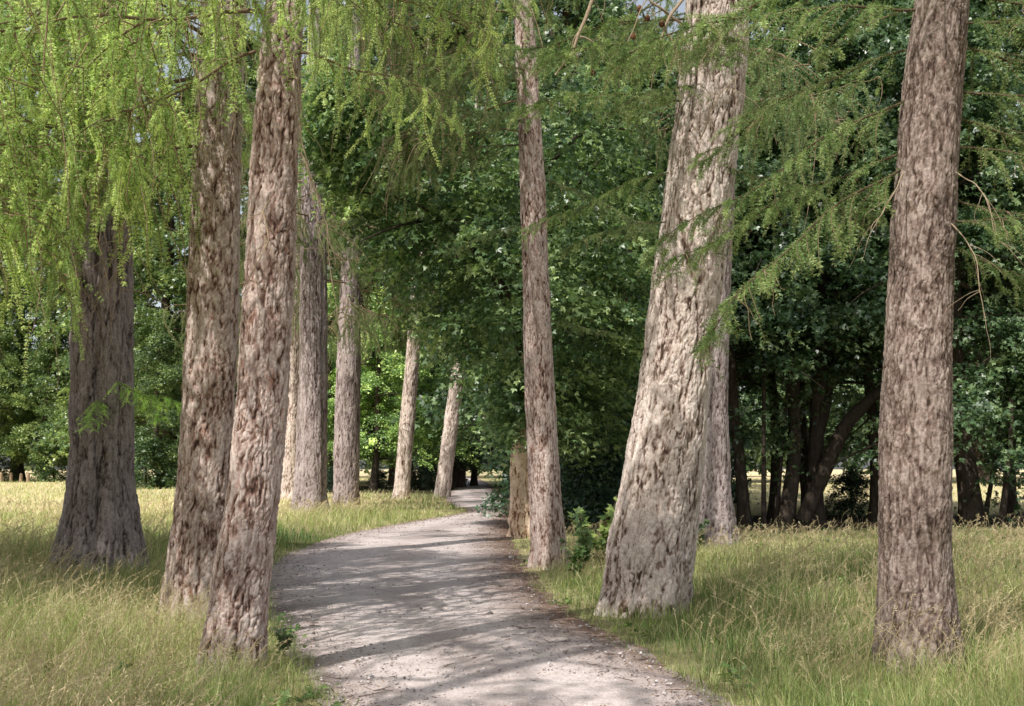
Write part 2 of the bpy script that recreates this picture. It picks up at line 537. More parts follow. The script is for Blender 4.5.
class Trunk:
    """profile rows (py, cx, width) in the photo turned into a real round trunk at distance Y"""
    def __init__(self, rows, ztop=22.0, Y=None, base_z=0.18):
        rows = sorted(rows, key=lambda r: -r[0])
        if Y is None:
            Y = ground_at(rows[0][1], rows[0][0], base_z)[1]
        self.Y = Y
        zs, xs_, rs = [], [], []
        for (y, cx, w) in rows:
            p = at(cx, y, Y)
            dist = Y * CP + (p[2] - CAM_H) * SP
            zs.append(p[2])
            xs_.append(p[0])
            rs.append(0.5 * w * dist / F)
        zs, xs_, rs = map(np.array, (zs, xs_, rs))
        self.X0 = xs_[0] - (xs_[1] - xs_[0]) / (zs[1] - zs[0]) * zs[0] * 0.5
        # below ground and up to the top
        sl = (xs_[-1] - xs_[-2]) / (zs[-1] - zs[-2])
        z0 = np.array([-0.25])
        r0 = np.array([rs[0] * 1.12])
        zt = np.array([zs[-1] + (ztop - zs[-1]) * 0.5, ztop])
        xt = xs_[-1] + sl * 0.55 * (zt - zs[-1])
        rt = np.array([rs[-1] * 0.62, 0.03])
        self.z = np.concatenate([z0, zs, zt])
        self.x = np.concatenate([[self.X0], xs_, xt]) - self.X0
        self.r = np.concatenate([r0, rs, rt])
        self.ztop = ztop
        self.zvis = at(512, -25, Y)[2]

    def centre(self, z):
        return float(smooth_prof(np.array([z]), self.z, self.x)[0]), float(np.interp(z, self.z, self.r))

    def mesh(self, name, mat, seed, nth=160, dz=0.014, plate=(13, 5.0), depth=0.022, lump=0.02, lobes=5, lobe_amp=0.12, twist=0.0, fold=None):
        zf = np.arange(-0.25, min(self.zvis, self.ztop - 1), dz)
        zc = np.arange(zf[-1] + 0.12, self.ztop, 0.15)
        z = np.concatenate([zf, zc])
        cx = smooth_prof(z, self.z, self.x)
        r = np.maximum(smooth_prof(z, self.z, self.r, 0.18), 0.03)
        rg = np.random.default_rng(seed)
        th = np.linspace(0, 2 * PI, nth, endpoint=False)
        Z, TH = np.meshgrid(z, th, indexing='ij')
        Rr = np.broadcast_to(r[:, None], Z.shape)
        ct, st = np.cos(TH), np.sin(TH)
        ph = rg.uniform(0, 6.28, 3)
        lob = (np.cos(lobes * TH + ph[0] + twist * Z) * 0.6 + np.cos((lobes + 2) * TH + ph[1]) * 0.4) * lobe_amp * np.exp(-np.maximum(Z, 0) / 0.55)
        lob = lob + 0.035 * np.cos(3 * TH + ph[2] + 0.5 * Z) + 0.03 * np.cos(2 * TH + ph[1] + 0.3 * Z)
        if fold is not None:      # a deep vertical seam between two grown-together stems
            a0, wd, dp = fold
            dlt = np.angle(np.exp(1j * (TH - a0 - 0.05 * np.sin(Z))))
            lob = lob - dp * np.exp(-(dlt / wd) ** 2)
        R1 = Rr * (1 + lob)
        q = np.stack([(R1 * ct).ravel(), (R1 * st).ravel(), Z.ravel()], -1) + seed * 3.7
        q[:, 2] += 0.0
        w = np.stack([fbm(q * 8 + 3, 4, seed), fbm(q * 8 + 40, 4, seed + 1), fbm(q * 8 + 80, 4, seed + 2)], -1)
        qw = q + w * np.array([0.032, 0.032, 0.12])
        fx, fz = plate[0] * 1.5, plate[1] * 1.6
        F1, F2, ID = voronoi(qw * np.array([fx, fx, fz]), seed)
        G1, G2, ID2 = voronoi(qw * np.array([fx * 2.2, fx * 2.2, fz * 2.4]) + 9, seed + 5)
        wA = 0.15 + 0.70 * sstep(-0.2, 0.35, fbm(q * np.array([5, 5, 3.0]) + 5, 3, seed + 20))
        wB = sstep(-0.1, 0.4, fbm(q * np.array([7, 7, 4.0]) + 55, 3, seed + 21))
        ca = 1 - (1 - sstep(0.0, 0.15, F2 - F1)) * wA
        cb = 1 - (1 - sstep(0.0, 0.16, G2 - G1)) * wB * 0.6
        l1 = np.abs(fbm(qw * np.array([fx * 0.62, fx * 0.62, fz * 0.30]) + 31, 3, seed + 9))
        l2 = np.abs(fbm(qw * np.array([fx * 1.3, fx * 1.3, fz * 0.42]) + 63, 3, seed + 10))
        g1 = np.exp(-(l1 / 0.075) ** 2)
        g2 = np.exp(-(l2 / 0.06) ** 2)
        groove = (1 - 0.88 * g1) * (1 - 0.45 * g2) * ca * cb
        fine = fbm(q * np.array([55, 55, 24]), 3, seed + 12)
        med = fbm(q * np.array([24, 24, 13]), 3, seed + 13)
        crack = np.clip(groove * 0.62 + 0.15 + 0.20 * (ID - 0.5) + 0.30 * (ID2 - 0.5) + 0.34 * fine + 0.24 * med, 0, 1)
        low = fbm(q * np.array([3.2, 3.2, 2.0]), 3, seed + 15)
        lowb = lump * (1 + 1.6 * np.exp(-np.maximum(Z.ravel(), 0) / 0.45))
        disp = depth * 0.55 * (groove - 0.75) + depth * 0.16 * (ID - 0.5) * ca + depth * 0.24 * (ID2 - 0.5) * cb + depth * 0.16 * med + lowb * low + 0.0055 * fine
        disp = disp * np.clip(Rr.ravel() / 0.12, 0, 1)
        R2 = R1.ravel() + disp
        V = np.stack([np.broadcast_to(cx[:, None], Z.shape).ravel() + R2 * ct.ravel(), R2 * st.ravel(), Z.ravel()], -1)
        nz_ = len(z)
        i, j = np.meshgrid(np.arange(nz_ - 1), np.arange(nth), indexing='ij')
        j2 = (j + 1) % nth
        Q = np.stack([i * nth + j, i * nth + j2, (i + 1) * nth + j2, (i + 1) * nth + j], -1).reshape(-1, 4)
        return mk_mesh(name, V, [Q], {'crack': crack, 'cell': ID * 0.6 + ID2 * 0.4}, True, mat)


# ------------------------------------------------------------------ larch branches
def needles(acc, P, tufts, K, ln, wd, rg, tint, t0=0.15, fwd=0.45):
    """tufts of needles along polylines P (M,N,3); tint (M,)"""
    M, Np = P.shape[:2]
    T = norm(np.gradient(P, axis=1))
    tt = t0 + (1 - t0) * (np.arange(tufts)[None] + rg.uniform(0, 1, (M, tufts))) / tufts
    f = tt * (Np - 1)
    i0 = np.clip(f.astype(int), 0, Np - 2)
    fr = (f - i0)[..., None]
    m = np.arange(M)[:, None]
    B = P[m, i0] * (1 - fr) + P[m, i0 + 1] * fr
    D = norm(T[m, i0])
    B = np.repeat(B[:, :, None], K, 2).reshape(-1, 3)
    D = np.repeat(D[:, :, None], K, 2).reshape(-1, 3)
    n = len(B)
    r = rg.normal(0, 1, (n, 3))
    r = norm(r - D * np.sum(r * D, 1, keepdims=True))
    d = norm(r + D * (fwd + rg.normal(0, 0.25, (n, 1))) + np.array([0, 0, -0.12]))
    s = norm(np.cross(d, rg.normal(0, 1, (n, 3))))
    L = ln * rg.uniform(0.6, 1.15, (n, 1))
    W = wd * rg.uniform(0.7, 1.2, (n, 1))
    mid = B + d * L * 0.55
    tip = B + d * L
    V = np.stack([B, mid + s * W * 0.5, tip, mid - s * W * 0.5], 1).reshape(-1, 3)
    Q = np.arange(4 * n).reshape(-1, 4)
    tn = np.repeat(np.repeat(tint, tufts * K) + rg.normal(0, 0.10, n), 4)
    acc.add(V, Q=Q, a=np.clip(tn, 0, 1))


def droop_branch(seed, L=2.4, nstr=32, hang=(0.45, 1.6), bare=0.32, tufts=54, K=9):
    rg = np.random.default_rng(seed)
    wood, fol = Acc(), Acc()
    s = np.linspace(0, 1, 14)
    ax = np.stack([s * L, 0.12 * L * np.sin(s * 3 + seed) * s + 0.03 * np.sin(s * 14 + seed), 0.03 * np.sin(s * 11 + seed * 2) - 0.10 * s * L - 0.22 * L * s ** 2 + 0.16 * L * s ** 4], -1)
    axes = [ax]
    wood.add(*tubes(ax[None], np.interp(s, [0, 1], [0.019, 0.005])[None], 6), a=0.3)
    for k in range(6):
        a = rg.uniform(0.2, 0.85)
        p0 = np.array([np.interp(a, s, ax[:, i]) for i in range(3)])
        sd = 1 if k % 2 else -1
        l2 = L * rg.uniform(0.25, 0.45) * (1.1 - a * 0.5)
        u = np.linspace(0, 1, 14)
        b = p0 + np.stack([u * l2 * 0.7, sd * u * l2 * 0.75, -0.15 * l2 * u - 0.45 * l2 * u ** 2], -1)
        axes.append(b)
        wood.add(*tubes(b[None], np.interp(u, [0, 1], [0.013, 0.004])[None], 5), a=0.35)
    n = nstr
    P = np.zeros((n, 12, 3))
    t = np.linspace(0, 1, 12)
    for k in range(n):
        A = axes[0] if rg.random() < 0.45 else axes[rg.integers(1, len(axes))]
        a = rg.uniform(0.12, 1.0)
        p0 = np.array([np.interp(a, s, A[:, i]) for i in range(3)])
        h = rg.uniform(*hang) * (0.6 + 0.4 * rg.random())
        lat = rg.normal(0, 0.21, 2) + np.array([0.10, 0])
        wob = rg.normal(0, 0.055, 2)
        curl = rg.normal(0, 0.11, 2)
        up = rg.uniform(0, 0.12)
        q = 1 - np.exp(-4 * t)
        P[k, :, 0] = p0[0] + lat[0] * q + wob[0] * np.sin(5 * t) + curl[0] * t ** 3
        P[k, :, 1] = p0[1] + lat[1] * q + wob[1] * np.sin(4 * t + 1) + curl[1] * t ** 3
        P[k, :, 2] = p0[2] + up * np.sin(t * 5) * (1 - t) - h * t ** 1.25
    isb = rg.random(n) < bare
    V, Q = tubes(P, np.broadcast_to(np.interp(t, [0, 1], [0.0062, 0.0022]), (n, 12)), 4)
    wood.add(V, Q, a=np.repeat(np.where(isb, 0.95, 0.6), 12 * 4))
    needles(fol, P[~isb], tufts, K, 0.040, 0.0064, rg, rg.uniform(0.3, 0.85, (~isb).sum()))
    # side twiglets on the strands
    src = P[~isb]
    m2 = int(len(src) * 1.6)
    idx = rg.integers(0, len(src), m2)
    st = rg.integers(2, 9, m2)
    b0 = src[idx, st]
    dirs = norm(np.stack([rg.normal(0, 1, m2), rg.normal(0, 1, m2), rg.uniform(-1.6, -0.3, m2)], -1))
    l = rg.uniform(0.08, 0.30, (m2, 1, 1))
    u = np.linspace(0, 1, 6)[None, :, None]
    S = b0[:, None] + dirs[:, None] * l * u + np.array([0, 0, -1.0]) * l * 0.4 * u ** 2
    V, Q = tubes(S, np.full((m2, 6), 0.0015), 3)
    wood.add(V, Q, a=0.6)
    needles(fol, S, 10, K, 0.038, 0.0064, rg, rg.uniform(0.35, 0.95, m2), 0.05)
    # some needles along the axes too
    needles(fol, np.array(axes), 40, K, 0.040, 0.0064, rg, rg.uniform(0.3, 0.6, len(axes)))
    return wood.mesh('larch_branch_wood', M_TWIG, True), fol.mesh('larch_foliage', M_NEEDLE)


def flat_branch(seed, L=2.4, nside=25, K=6):
    rg = np.random.default_rng(seed)
    wood, fol = Acc(), Acc()
    s = np.linspace(0, 1, 14)
    ax = np.stack([s * L, 0.06 * L * np.sin(s * 4 + seed) * s + 0.025 * np.sin(s * 15 + seed), -0.03 * s * L - 0.13 * L * s ** 2 + 0.03 * L * np.sin(5 * s + seed) * s + 0.025 * np.sin(s * 12 + 2 * seed)], -1)
    wood.add(*tubes(ax[None], np.interp(s, [0, 1], [0.011, 0.003])[None], 6), a=0.0)
    P = np.zeros((nside, 10, 3))
    u = np.linspace(0, 1, 10)
    for k in range(nside):
        a = 0.04 + 0.96 * (k + rg.random()) / nside
        p0 = np.array([np.interp(a, s, ax[:, i]) for i in range(3)])
        sd = 1 if k % 2 else -1
        l = L * rg.uniform(0.14, 0.34) * (1.15 - 0.75 * a)
        ang = rg.uniform(0.6, 1.1)
        dr = rg.uniform(0.25, 1.1)
        P[k] = p0 + np.stack([u * l * math.cos(ang), sd * u * l * math.sin(ang) + rg.normal(0, 0.02) * np.sin(4 * u), -0.1 * l * u - dr * l * u ** 2 * 0.6], -1)
    V, Q = tubes(P, np.broadcast_to(np.interp(u, [0, 1], [0.005, 0.0018]), (nside, 10)), 4)
    wood.add(V, Q, a=0.4)
    needles(fol, P, 26, K, 0.038, 0.0062, rg, rg.uniform(0.15, 0.7, nside), 0.05)
    m2 = nside * 3
    idx = rg.integers(0, nside, m2)
    st = rg.integers(1, 9, m2)
    b0 = P[idx, st]
    dirs = norm(np.stack([rg.uniform(0.1, 1, m2), rg.normal(0, 0.8, m2), rg.uniform(-0.9, 0.2, m2)], -1))
    l = rg.uniform(0.07, 0.24, (m2, 1, 1))
    w = np.linspace(0, 1, 6)[None, :, None]
    S = b0[:, None] + dirs[:, None] * l * w + np.array([0, 0, -1.0]) * l * 0.4 * w ** 2
    V, Q = tubes(S, np.full((m2, 6), 0.0016), 3)
    wood.add(V, Q, a=0.5)
    needles(fol, S, 11, K, 0.036, 0.0062, rg, rg.uniform(0.2, 0.85, m2), 0.05)
    needles(fol, ax[None], 90, K, 0.038, 0.0062, rg, np.array([0.4]), 0.0)
    # a few bare hanging twigs
    m3 = 7
    a = rg.uniform(0.2, 0.95, m3)
    b0 = np.stack([np.interp(a, s, ax[:, i]) for i in range(3)], -1)
    w = np.linspace(0, 1, 8)
    S = b0[:, None] + np.stack([np.outer(rg.normal(0.08, 0.1, m3), w), np.outer(rg.normal(0, 0.12, m3), w), np.outer(-rg.uniform(0.12, 0.4, m3), w ** 1.3)], -1) + 0.02 * np.sin(w[None, :, None] * 9 + rg.uniform(0, 6, (m3, 1, 3))) * w[None, :, None]
    V, Q = tubes(S, np.broadcast_to(np.interp(w, [0, 1], [0.004, 0.0018]), (m3, 8)), 4)
    wood.add(V, Q, a=1.0)
    return wood.mesh('larch_branch_wood', M_TWIG, True), fol.mesh('larch_foliage', M_NEEDLE)


DROOP = [droop_branch(100 + k, L=2.2 + 0.2 * (k % 3), hang=(0.45, 1.25 + 0.25 * (k % 3))) for k in range(5)]
FLAT = [flat_branch(200 + k, L=2.2 + 0.2 * (k % 2)) for k in range(4)]


def dead_branch_mesh(seed, pts, r0=0.018, twigs=4, tl=0.35, droop=0.5):
    rg = np.random.default_rng(seed)
    acc = Acc()
    pts = np.array(pts, float)
    s = np.linspace(0, 1, len(pts))
    u = np.linspace(0, 1, 18)
    ax = np.stack([smooth_prof(u, s, pts[:, i], 0.06) for i in range(3)], -1)
    ax = ax + 0.006 * np.stack([np.sin(u * 17 + seed), np.cos(u * 13), np.sin(u * 23)], -1)
    acc.add(*tubes(ax[None], np.interp(u, [0, 1], [r0, r0 * 0.35])[None], 6), a=0.6)
    for k in range(twigs):
        a = rg.uniform(0.25, 0.95)
        p0 = np.array([np.interp(a, u, ax[:, i]) for i in range(3)])
        d = norm(np.array([rg.normal(0, 1), rg.normal(0, 0.6), rg.uniform(-1.4, 0.1)]))
        l = tl * rg.uniform(0.5, 1.2)
        w = np.linspace(0, 1, 9)
        b = p0 + d * l * w[:, None] + np.array([0, 0, -1.0]) * droop * l * (w ** 2)[:, None] + 0.012 * np.stack([np.sin(w * 9 + k), np.cos(w * 7 + k), w * 0], -1) * w[:, None]
        acc.add(*tubes(b[None], np.interp(w, [0, 1], [r0 * 0.45, r0 * 0.16])[None], 5), a=0.7)
    return acc.mesh('dead_branch', M_DEAD, True)


def cone_mesh():
    acc = Acc()
    z = np.linspace(0, 1, 9)
    r = 0.018 * np.sin(np.clip(z * 0.92 + 0.08, 0, 1) * PI) ** 0.7 + 0.001
    P = np.stack([z * 0, z * 0, -z * 0.045], -1)[None]
    acc.add(*tubes(P, (r * 0.8)[None], 10), a=0.3)
    for k in range(42):       # overlapping scales
        f = k / 42
        a = k * 2.39996
        rr = 0.018 * math.sin((f * 0.92 + 0.08) * PI) ** 0.7
        c = np.array([math.cos(a) * rr, math.sin(a) * rr, -f * 0.042])
        o = np.array([math.cos(a), math.sin(a), 0])
        sdir = np.array([-math.sin(a), math.cos(a), 0])
        V = np.array([c * 0.9 - sdir * 0.006, c * 0.9 + sdir * 0.006, c + o * 0.006 + sdir * 0.006 + [0, 0, -0.009], c + o * 0.008 + [0, 0, -0.013], c + o * 0.006 - sdir * 0.006 + [0, 0, -0.009]])
        acc.add(V, Q=np.array([[0, 1, 2, 4]]), T=np.array([[4, 2, 3]]), a=0.3 + 0.6 * random.random())
    return acc.mesh('cone', M_CONE)


CONE = cone_mesh()
LARCH_G = 'larches lining the path'


class Larch:
    def __init__(self, rows, label, mat, seed, ztop=22, Y=None, bz=0.18, **kw):
        self.t = Trunk(rows, ztop, Y, bz)
        self.seed = seed
        self.rg = np.random.default_rng(seed + 500)
        self.root = empty('larch_tree', (self.t.X0, self.t.Y, float(gz(np.array([self.t.X0]), np.array([self.t.Y]))[0])), label, 'tree', LARCH_G)
        child('trunk', self.t.mesh('larch_trunk', mat, seed, **kw), self.root)

    def branch(self, proto, z, az, pitch=0.0, scale=1.0, color=(1, 1, 1), roll=0.0):
        cx, r = self.t.centre(z)
        a = math.radians(az)
        loc = (cx + math.cos(a) * r * 0.7, math.sin(a) * r * 0.7, z)
        b = child('branch', proto[0], self.root, loc, (roll, math.radians(pitch), a), scale)
        child('foliage', proto[1], b, color=color)
        return b

    def crown(self, z0, z1, n, kinds=DROOP, scale=(0.9, 1.5), color=(1, 1, 1), az=None):
        for k in range(n):
            z = z0 + (z1 - z0) * (k + self.rg.random()) / n
            a = self.rg.uniform(*az) if az else (k * 137.5 + self.rg.uniform(-25, 25)) % 360
            f = (z - z0) / max(z1 - z0, 1)
            sc = self.rg.uniform(*scale) * (1.1 - 0.5 * f)
            c = tuple(np.array(color) * self.rg.uniform(0.85, 1.12))
            self.branch(kinds[self.rg.integers(len(kinds))], z, a, self.rg.uniform(-12, 14), sc, c)


# ---- the larches seen in the photo (rows: py, centre px, width px)
A = Larch([(567, 98, 96), (545, 100, 82), (510, 101, 70), (470, 101, 62), (400, 101, 60), (300, 101, 57), (200, 102, 54), (80, 104, 50), (0, 106, 48)],
          'broad old larch with a flared, seamed grey base standing in the left meadow', M_BARK_SLATE, 11, 24,
          nth=230, dz=0.022, plate=(8.5, 1.3), depth=0.05, lump=0.03, lobe_amp=0.14, fold=(-PI / 2 + 0.22, 0.15, 0.24))
B = Larch([(605, 194, 62), (580, 196, 58), (520, 200, 53), (450, 207, 52), (300, 214, 52), (150, 218, 48), (0, 224, 44)],
          'straight larch half hidden behind the nearest left larch, its bark patched with sun', M_BARK, 22, 22,
          nth=200, dz=0.015, plate=(12, 4.6), depth=0.028, lump=0.02)
C = Larch([(655, 230, 66), (630, 233, 60), (580, 241, 56), (500, 252, 53), (430, 262, 51), (350, 265, 50), (250, 271, 47), (100, 277, 43), (0, 287, 36)],
          'nearest left larch, slim and leaning right over the edge of the path', M_BARK, 33, 20,
          nth=190, dz=0.011, plate=(12.5, 4.4), depth=0.026, lump=0.014, lobe_amp=0.12)
D = Larch([(511, 310, 37), (495, 311, 33), (440, 312, 31), (370, 313, 29), (300, 313, 27), (200, 314, 24)],
          'thick grey larch on the left verge with a sunlit cleft down its right side', M_BARK_GREY, 44, 24,
          nth=150, dz=0.035, plate=(9, 1.6), depth=0.045, lump=0.03, fold=(-0.55, 0.14, 0.16))
D2 = Larch([(498, 288, 24), (470, 289, 20), (400, 291, 18), (320, 293, 17), (220, 295, 15)],
           'pale sunlit larch glimpsed left of the thick grey one on the verge', M_BARK_WARM, 55, 24,
           nth=110, dz=0.05, plate=(8, 2), depth=0.05, lump=0.03)
E = Larch([(503, 345, 27), (490, 346, 25), (440, 347, 25), (370, 349, 23), (300, 350, 20), (200, 352, 18)],
          'furrowed grey larch on the left verge, right of the thick cleft one', M_BARK_GREY, 66, 24,
          nth=130, dz=0.04, plate=(8, 1.5), depth=0.05, lump=0.03)
G1 = Larch([(497, 401, 17), (480, 403, 16), (430, 407, 15), (365, 412, 13), (280, 418, 12)],
           'slim pale larch leaning right at the far end of the grass verge', M_BARK_WARM, 77, 24,
           nth=90, dz=0.06, plate=(7, 1.7), depth=0.05, lump=0.04)
G2 = Larch([(494, 442, 17), (480, 444, 15), (430, 450, 14), (365, 459, 13), (280, 467, 12)],
           'farthest pale larch, leaning right where the path bends out of sight', M_BARK_WARM, 88, 24,
           nth=90, dz=0.06, plate=(7, 1.7), depth=0.05, lump=0.04)
H = Larch([(563, 551, 40), (550, 551, 36), (500, 546, 33), (400, 540, 30), (300, 536, 27), (200, 533, 25), (100, 528, 21), (0, 523, 19)],
          'slender larch leaning left on the right edge of the path', M_BARK, 99, 22, bz=0.08,
          nth=160, dz=0.022, plate=(13, 6), depth=0.018, lump=0.015)
J = Larch([(608, 640, 90), (590, 643, 86), (550, 651, 84), (500, 659, 81), (400, 673, 71), (300, 685, 70), (200, 697, 70), (100, 709, 68), (0, 718, 66)],
          'massive pale larch leaning right with a knobbly base beside the path', M_BARK_WARM, 111, 26, bz=0.06, 
          nth=290, dz=0.013, plate=(9, 3.4), depth=0.034, lump=0.045, lobes=5, lobe_amp=0.10)
K2 = Larch([(538, 707, 58), (520, 709, 48), (480, 711, 40), (400, 712, 32), (300, 716, 30), (200, 720, 29)],
           'broad furrowed larch standing just behind the massive leaning one', M_BARK_GREY, 122, 24,
           nth=150, dz=0.03, plate=(10, 1.7), depth=0.04, lump=0.04, lobe_amp=0.16)
L = Larch([(652, 916, 84), (630, 917, 79), (580, 916, 73), (500, 915, 72), (400, 917, 69), (300, 921, 65), (200, 927, 62), (100, 933, 58), (0, 945, 52)],
          'right foreground larch with brown bark darkened for its shade standing in tall grass', M_BARK_BROWN_SHADED, 133, 22,
          nth=220, dz=0.011, plate=(18, 6.5), depth=0.02, lump=0.018, lobe_amp=0.10)

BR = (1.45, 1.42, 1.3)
# left curtain of hanging twigs; raised tints put sunlight into the needles
LIME_SUNLIT = (1.8, 1.72, 1.55)
for z, az, p, s in ((5.2, 200, 0, 1.0), (5.6, 240, 5, 1.1), (6.0, 180, 0, 1.2), (6.3, 215, 8, 1.1), (5.9, 265, 0, 1.0), (6.6, 160, 0, 1.1), (6.9, 290, 5, 1.1), (5.0, 160, 10, 0.8),
                    (6.4, 330, 0, 0.9), (6.1, 20, 0, 0.7), (5.4, 300, 10, 0.55), (4.9, 350, 8, 0.6), (5.6, 10, 5, 0.7), (6.2, 345, 5, 0.9)):
    C.branch(DROOP[int(z * 7) % 5], z, az, p, s, LIME_SUNLIT)
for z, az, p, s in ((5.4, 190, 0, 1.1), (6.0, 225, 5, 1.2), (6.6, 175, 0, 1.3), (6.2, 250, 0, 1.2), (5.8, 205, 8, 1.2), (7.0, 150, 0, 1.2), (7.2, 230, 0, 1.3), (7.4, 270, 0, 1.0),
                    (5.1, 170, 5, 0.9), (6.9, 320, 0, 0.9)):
    B.branch(DROOP[int(z * 9) % 5], z, az, p, s, LIME_SUNLIT)
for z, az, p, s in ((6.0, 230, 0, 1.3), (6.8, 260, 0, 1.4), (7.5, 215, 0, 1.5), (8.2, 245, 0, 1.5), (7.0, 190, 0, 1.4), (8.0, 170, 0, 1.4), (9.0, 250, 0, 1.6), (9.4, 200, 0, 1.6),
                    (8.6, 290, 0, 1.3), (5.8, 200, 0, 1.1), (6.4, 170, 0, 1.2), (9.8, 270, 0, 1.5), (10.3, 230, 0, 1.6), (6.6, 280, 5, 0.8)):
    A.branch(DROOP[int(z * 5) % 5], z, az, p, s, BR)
A.branch(FLAT[1], 2.75, 318, 12, 0.62, (2.6, 2.6, 1.9))  # low sprays: needle tints raised so they look sunlit
A.branch(FLAT[2], 2.65, 345, 6, 0.72, (2.3, 2.4, 1.8))
A.branch(FLAT[3], 2.5, 285, 16, 0.45, (2.3, 2.4, 1.8))
C.crown(8.5, 19, 11, DROOP, (0.9, 1.3), LIME_SUNLIT)
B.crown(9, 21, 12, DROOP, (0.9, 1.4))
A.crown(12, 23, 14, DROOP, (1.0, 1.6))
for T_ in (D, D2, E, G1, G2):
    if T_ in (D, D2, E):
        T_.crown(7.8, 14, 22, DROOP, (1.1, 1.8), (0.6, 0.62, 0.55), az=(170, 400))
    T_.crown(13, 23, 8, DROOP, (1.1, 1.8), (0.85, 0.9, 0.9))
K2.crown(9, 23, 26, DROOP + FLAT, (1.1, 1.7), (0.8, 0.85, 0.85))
# slender larch by the path: thin sprays up high
for z, az, p, s in ((6.4, 20, 10, 0.9), (7.0, 180, 5, 1.0), (8.0, 210, 0, 1.2), (8.9, 150, 0, 1.2), (5.6, 190, 10, 0.6), (4.0, 340, 5, 0.5),
                    (9.6, 190, 0, 1.3), (9.9, 230, 0, 1.2), (7.3, 240, 0, 0.9)):
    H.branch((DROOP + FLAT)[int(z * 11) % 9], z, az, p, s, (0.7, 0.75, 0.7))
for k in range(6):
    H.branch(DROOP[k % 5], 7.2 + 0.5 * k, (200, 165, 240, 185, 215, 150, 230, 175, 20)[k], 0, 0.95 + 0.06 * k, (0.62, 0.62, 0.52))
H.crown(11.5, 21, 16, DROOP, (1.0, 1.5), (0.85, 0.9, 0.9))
# massive larch: sprays to both sides of its trunk
for z, az, p, s in ((5.8, 200, 0, 0.95), (6.3, 220, 5, 1.1), (6.8, 190, 5, 1.2), (5.0, 185, 14, 0.75)):
    J.branch(FLAT[int(z * 7) % 4], z, az, p, s, (0.95, 0.98, 0.8))
J.crown(8.6, 25, 22, FLAT, (1.0, 1.6))
# right larch: long flat sprays reaching left and right
for z, az, p, s in ((4.55, 183, 22, 1.0), (4.0, 192, 30, 1.05), (5.3, 188, 3, 1.2), (5.7, 170, 4, 1.1),
                    (4.6, 350, 8, 1.0), (4.1, 330, 14, 0.9), (3.7, 345, 18, 0.8), (5.1, 320, 6, 1.0), (5.4, 0, 4, 1.1), (5.0, 20, 5, 1.0), (4.4, 15, 12, 0.9), (3.3, 355, 20, 0.7), (5.8, 300, 5, 1.0), (5.6, 240, 8, 0.8)):
    L.branch(FLAT[int(z * 13) % 4], z, az, p, s, (0.9, 0.93, 0.8))
for k in range(3):
    L.branch(FLAT[k % 4], 3.5 + 2.4 * ((k * 0.618) % 1), (-40, 150, 165, 20, -15, 175, 330, 190)[k % 8] + 7 * (k // 8), 6 + 3 * (k % 5), 0.75 + 0.1 * (k % 4), (0.9, 0.95, 0.8))
for k in range(4):
    J.branch(FLAT[k % 4], 4.4 + 2.4 * ((k * 0.618) % 1), (195, 230, 330, 260, 350, 180, 300, 215)[k], 8 + 3 * (k % 4), 0.6 + 0.12 * (k % 4), (0.72, 0.75, 0.65))
L.crown(7.4, 21, 24, DROOP + FLAT, (0.9, 1.4), (0.9, 0.95, 0.9))

# bare twigs and cones
def rel(T_, px, py_, Yd):
    p = at(px, py_, T_.t.Y + Yd)
    return (p[0] - T_.t.X0, Yd, p[2])


child('dead_branch', dead_branch_mesh(1, [rel(J, 640, -60, -0.9), rel(J, 598, -15, -1.2), rel(J, 583, 25, -1.2), rel(J, 572, 55, -1.2), rel(J, 554, 78, -1.2)], 0.03, 2, 0.4), J.root)
child('dead_branch', dead_branch_mesh(2, [rel(J, 700, -20, -0.4), rel(J, 668, 18, -0.9), rel(J, 662, 40, -0.9), rel(J, 655, 60, -0.9)], 0.022, 6, 0.45), J.root)
child('dead_branch', dead_branch_mesh(3, [rel(J, 690, 30, -0.4), rel(J, 660, 10, -0.9), rel(J, 640, -10, -0.9), rel(J, 620, -30, -0.9)], 0.018, 5, 0.45), J.root)
for px, py_ in ((640, 6), (662, 22), (655, 58), (592, 70), (632, 34), (648, 16)):
    child('cone', CONE, J.root, rel(J, px, py_, -0.92), (random.uniform(-0.5, 0.5), random.uniform(-0.5, 0.5), 0), 1.4)
for k, (a_, b_, c_) in enumerate((((125, 160), (112, 215), (118, 290)), ((140, 165), (118, 200), (80, 185)), ((132, 190), (128, 260), (105, 300)), ((110, 180), (130, 235), (118, 310)), ((100, 170), (80, 250), (66, 300)))):
    child('dead_branch', dead_branch_mesh(10 + k, [rel(A, *a_, -0.65), rel(A, *b_, -1.1), rel(A, *c_, -1.2)], 0.02, 4, 0.8), A.root)
for k, (a_, b_, c_) in enumerate((((270, 200), (258, 225), (275, 260)), ((298, 120), (312, 190), (322, 260)), ((290, 60), (302, 100), (300, 170)), ((262, 210), (270, 240), (240, 300)), ((300, 150), (325, 220), (338, 330)))):
    child('dead_branch', dead_branch_mesh(20 + k, [rel(C, *a_, -0.2), rel(C, *b_, -0.42), rel(C, *c_, -0.45)], 0.008, 4, 0.4), C.root)
for k, (a_, b_, c_) in enumerate((((212, 60), (222, 110), (210, 160)), ((228, 80), (215, 130), (228, 190)), ((205, 110), (226, 150), (222, 200)))):
    child('dead_branch', dead_branch_mesh(30 + k, [rel(B, *a_, -0.25), rel(B, *b_, -0.5), rel(B, *c_, -0.5)], 0.010, 4, 0.5), B.root)
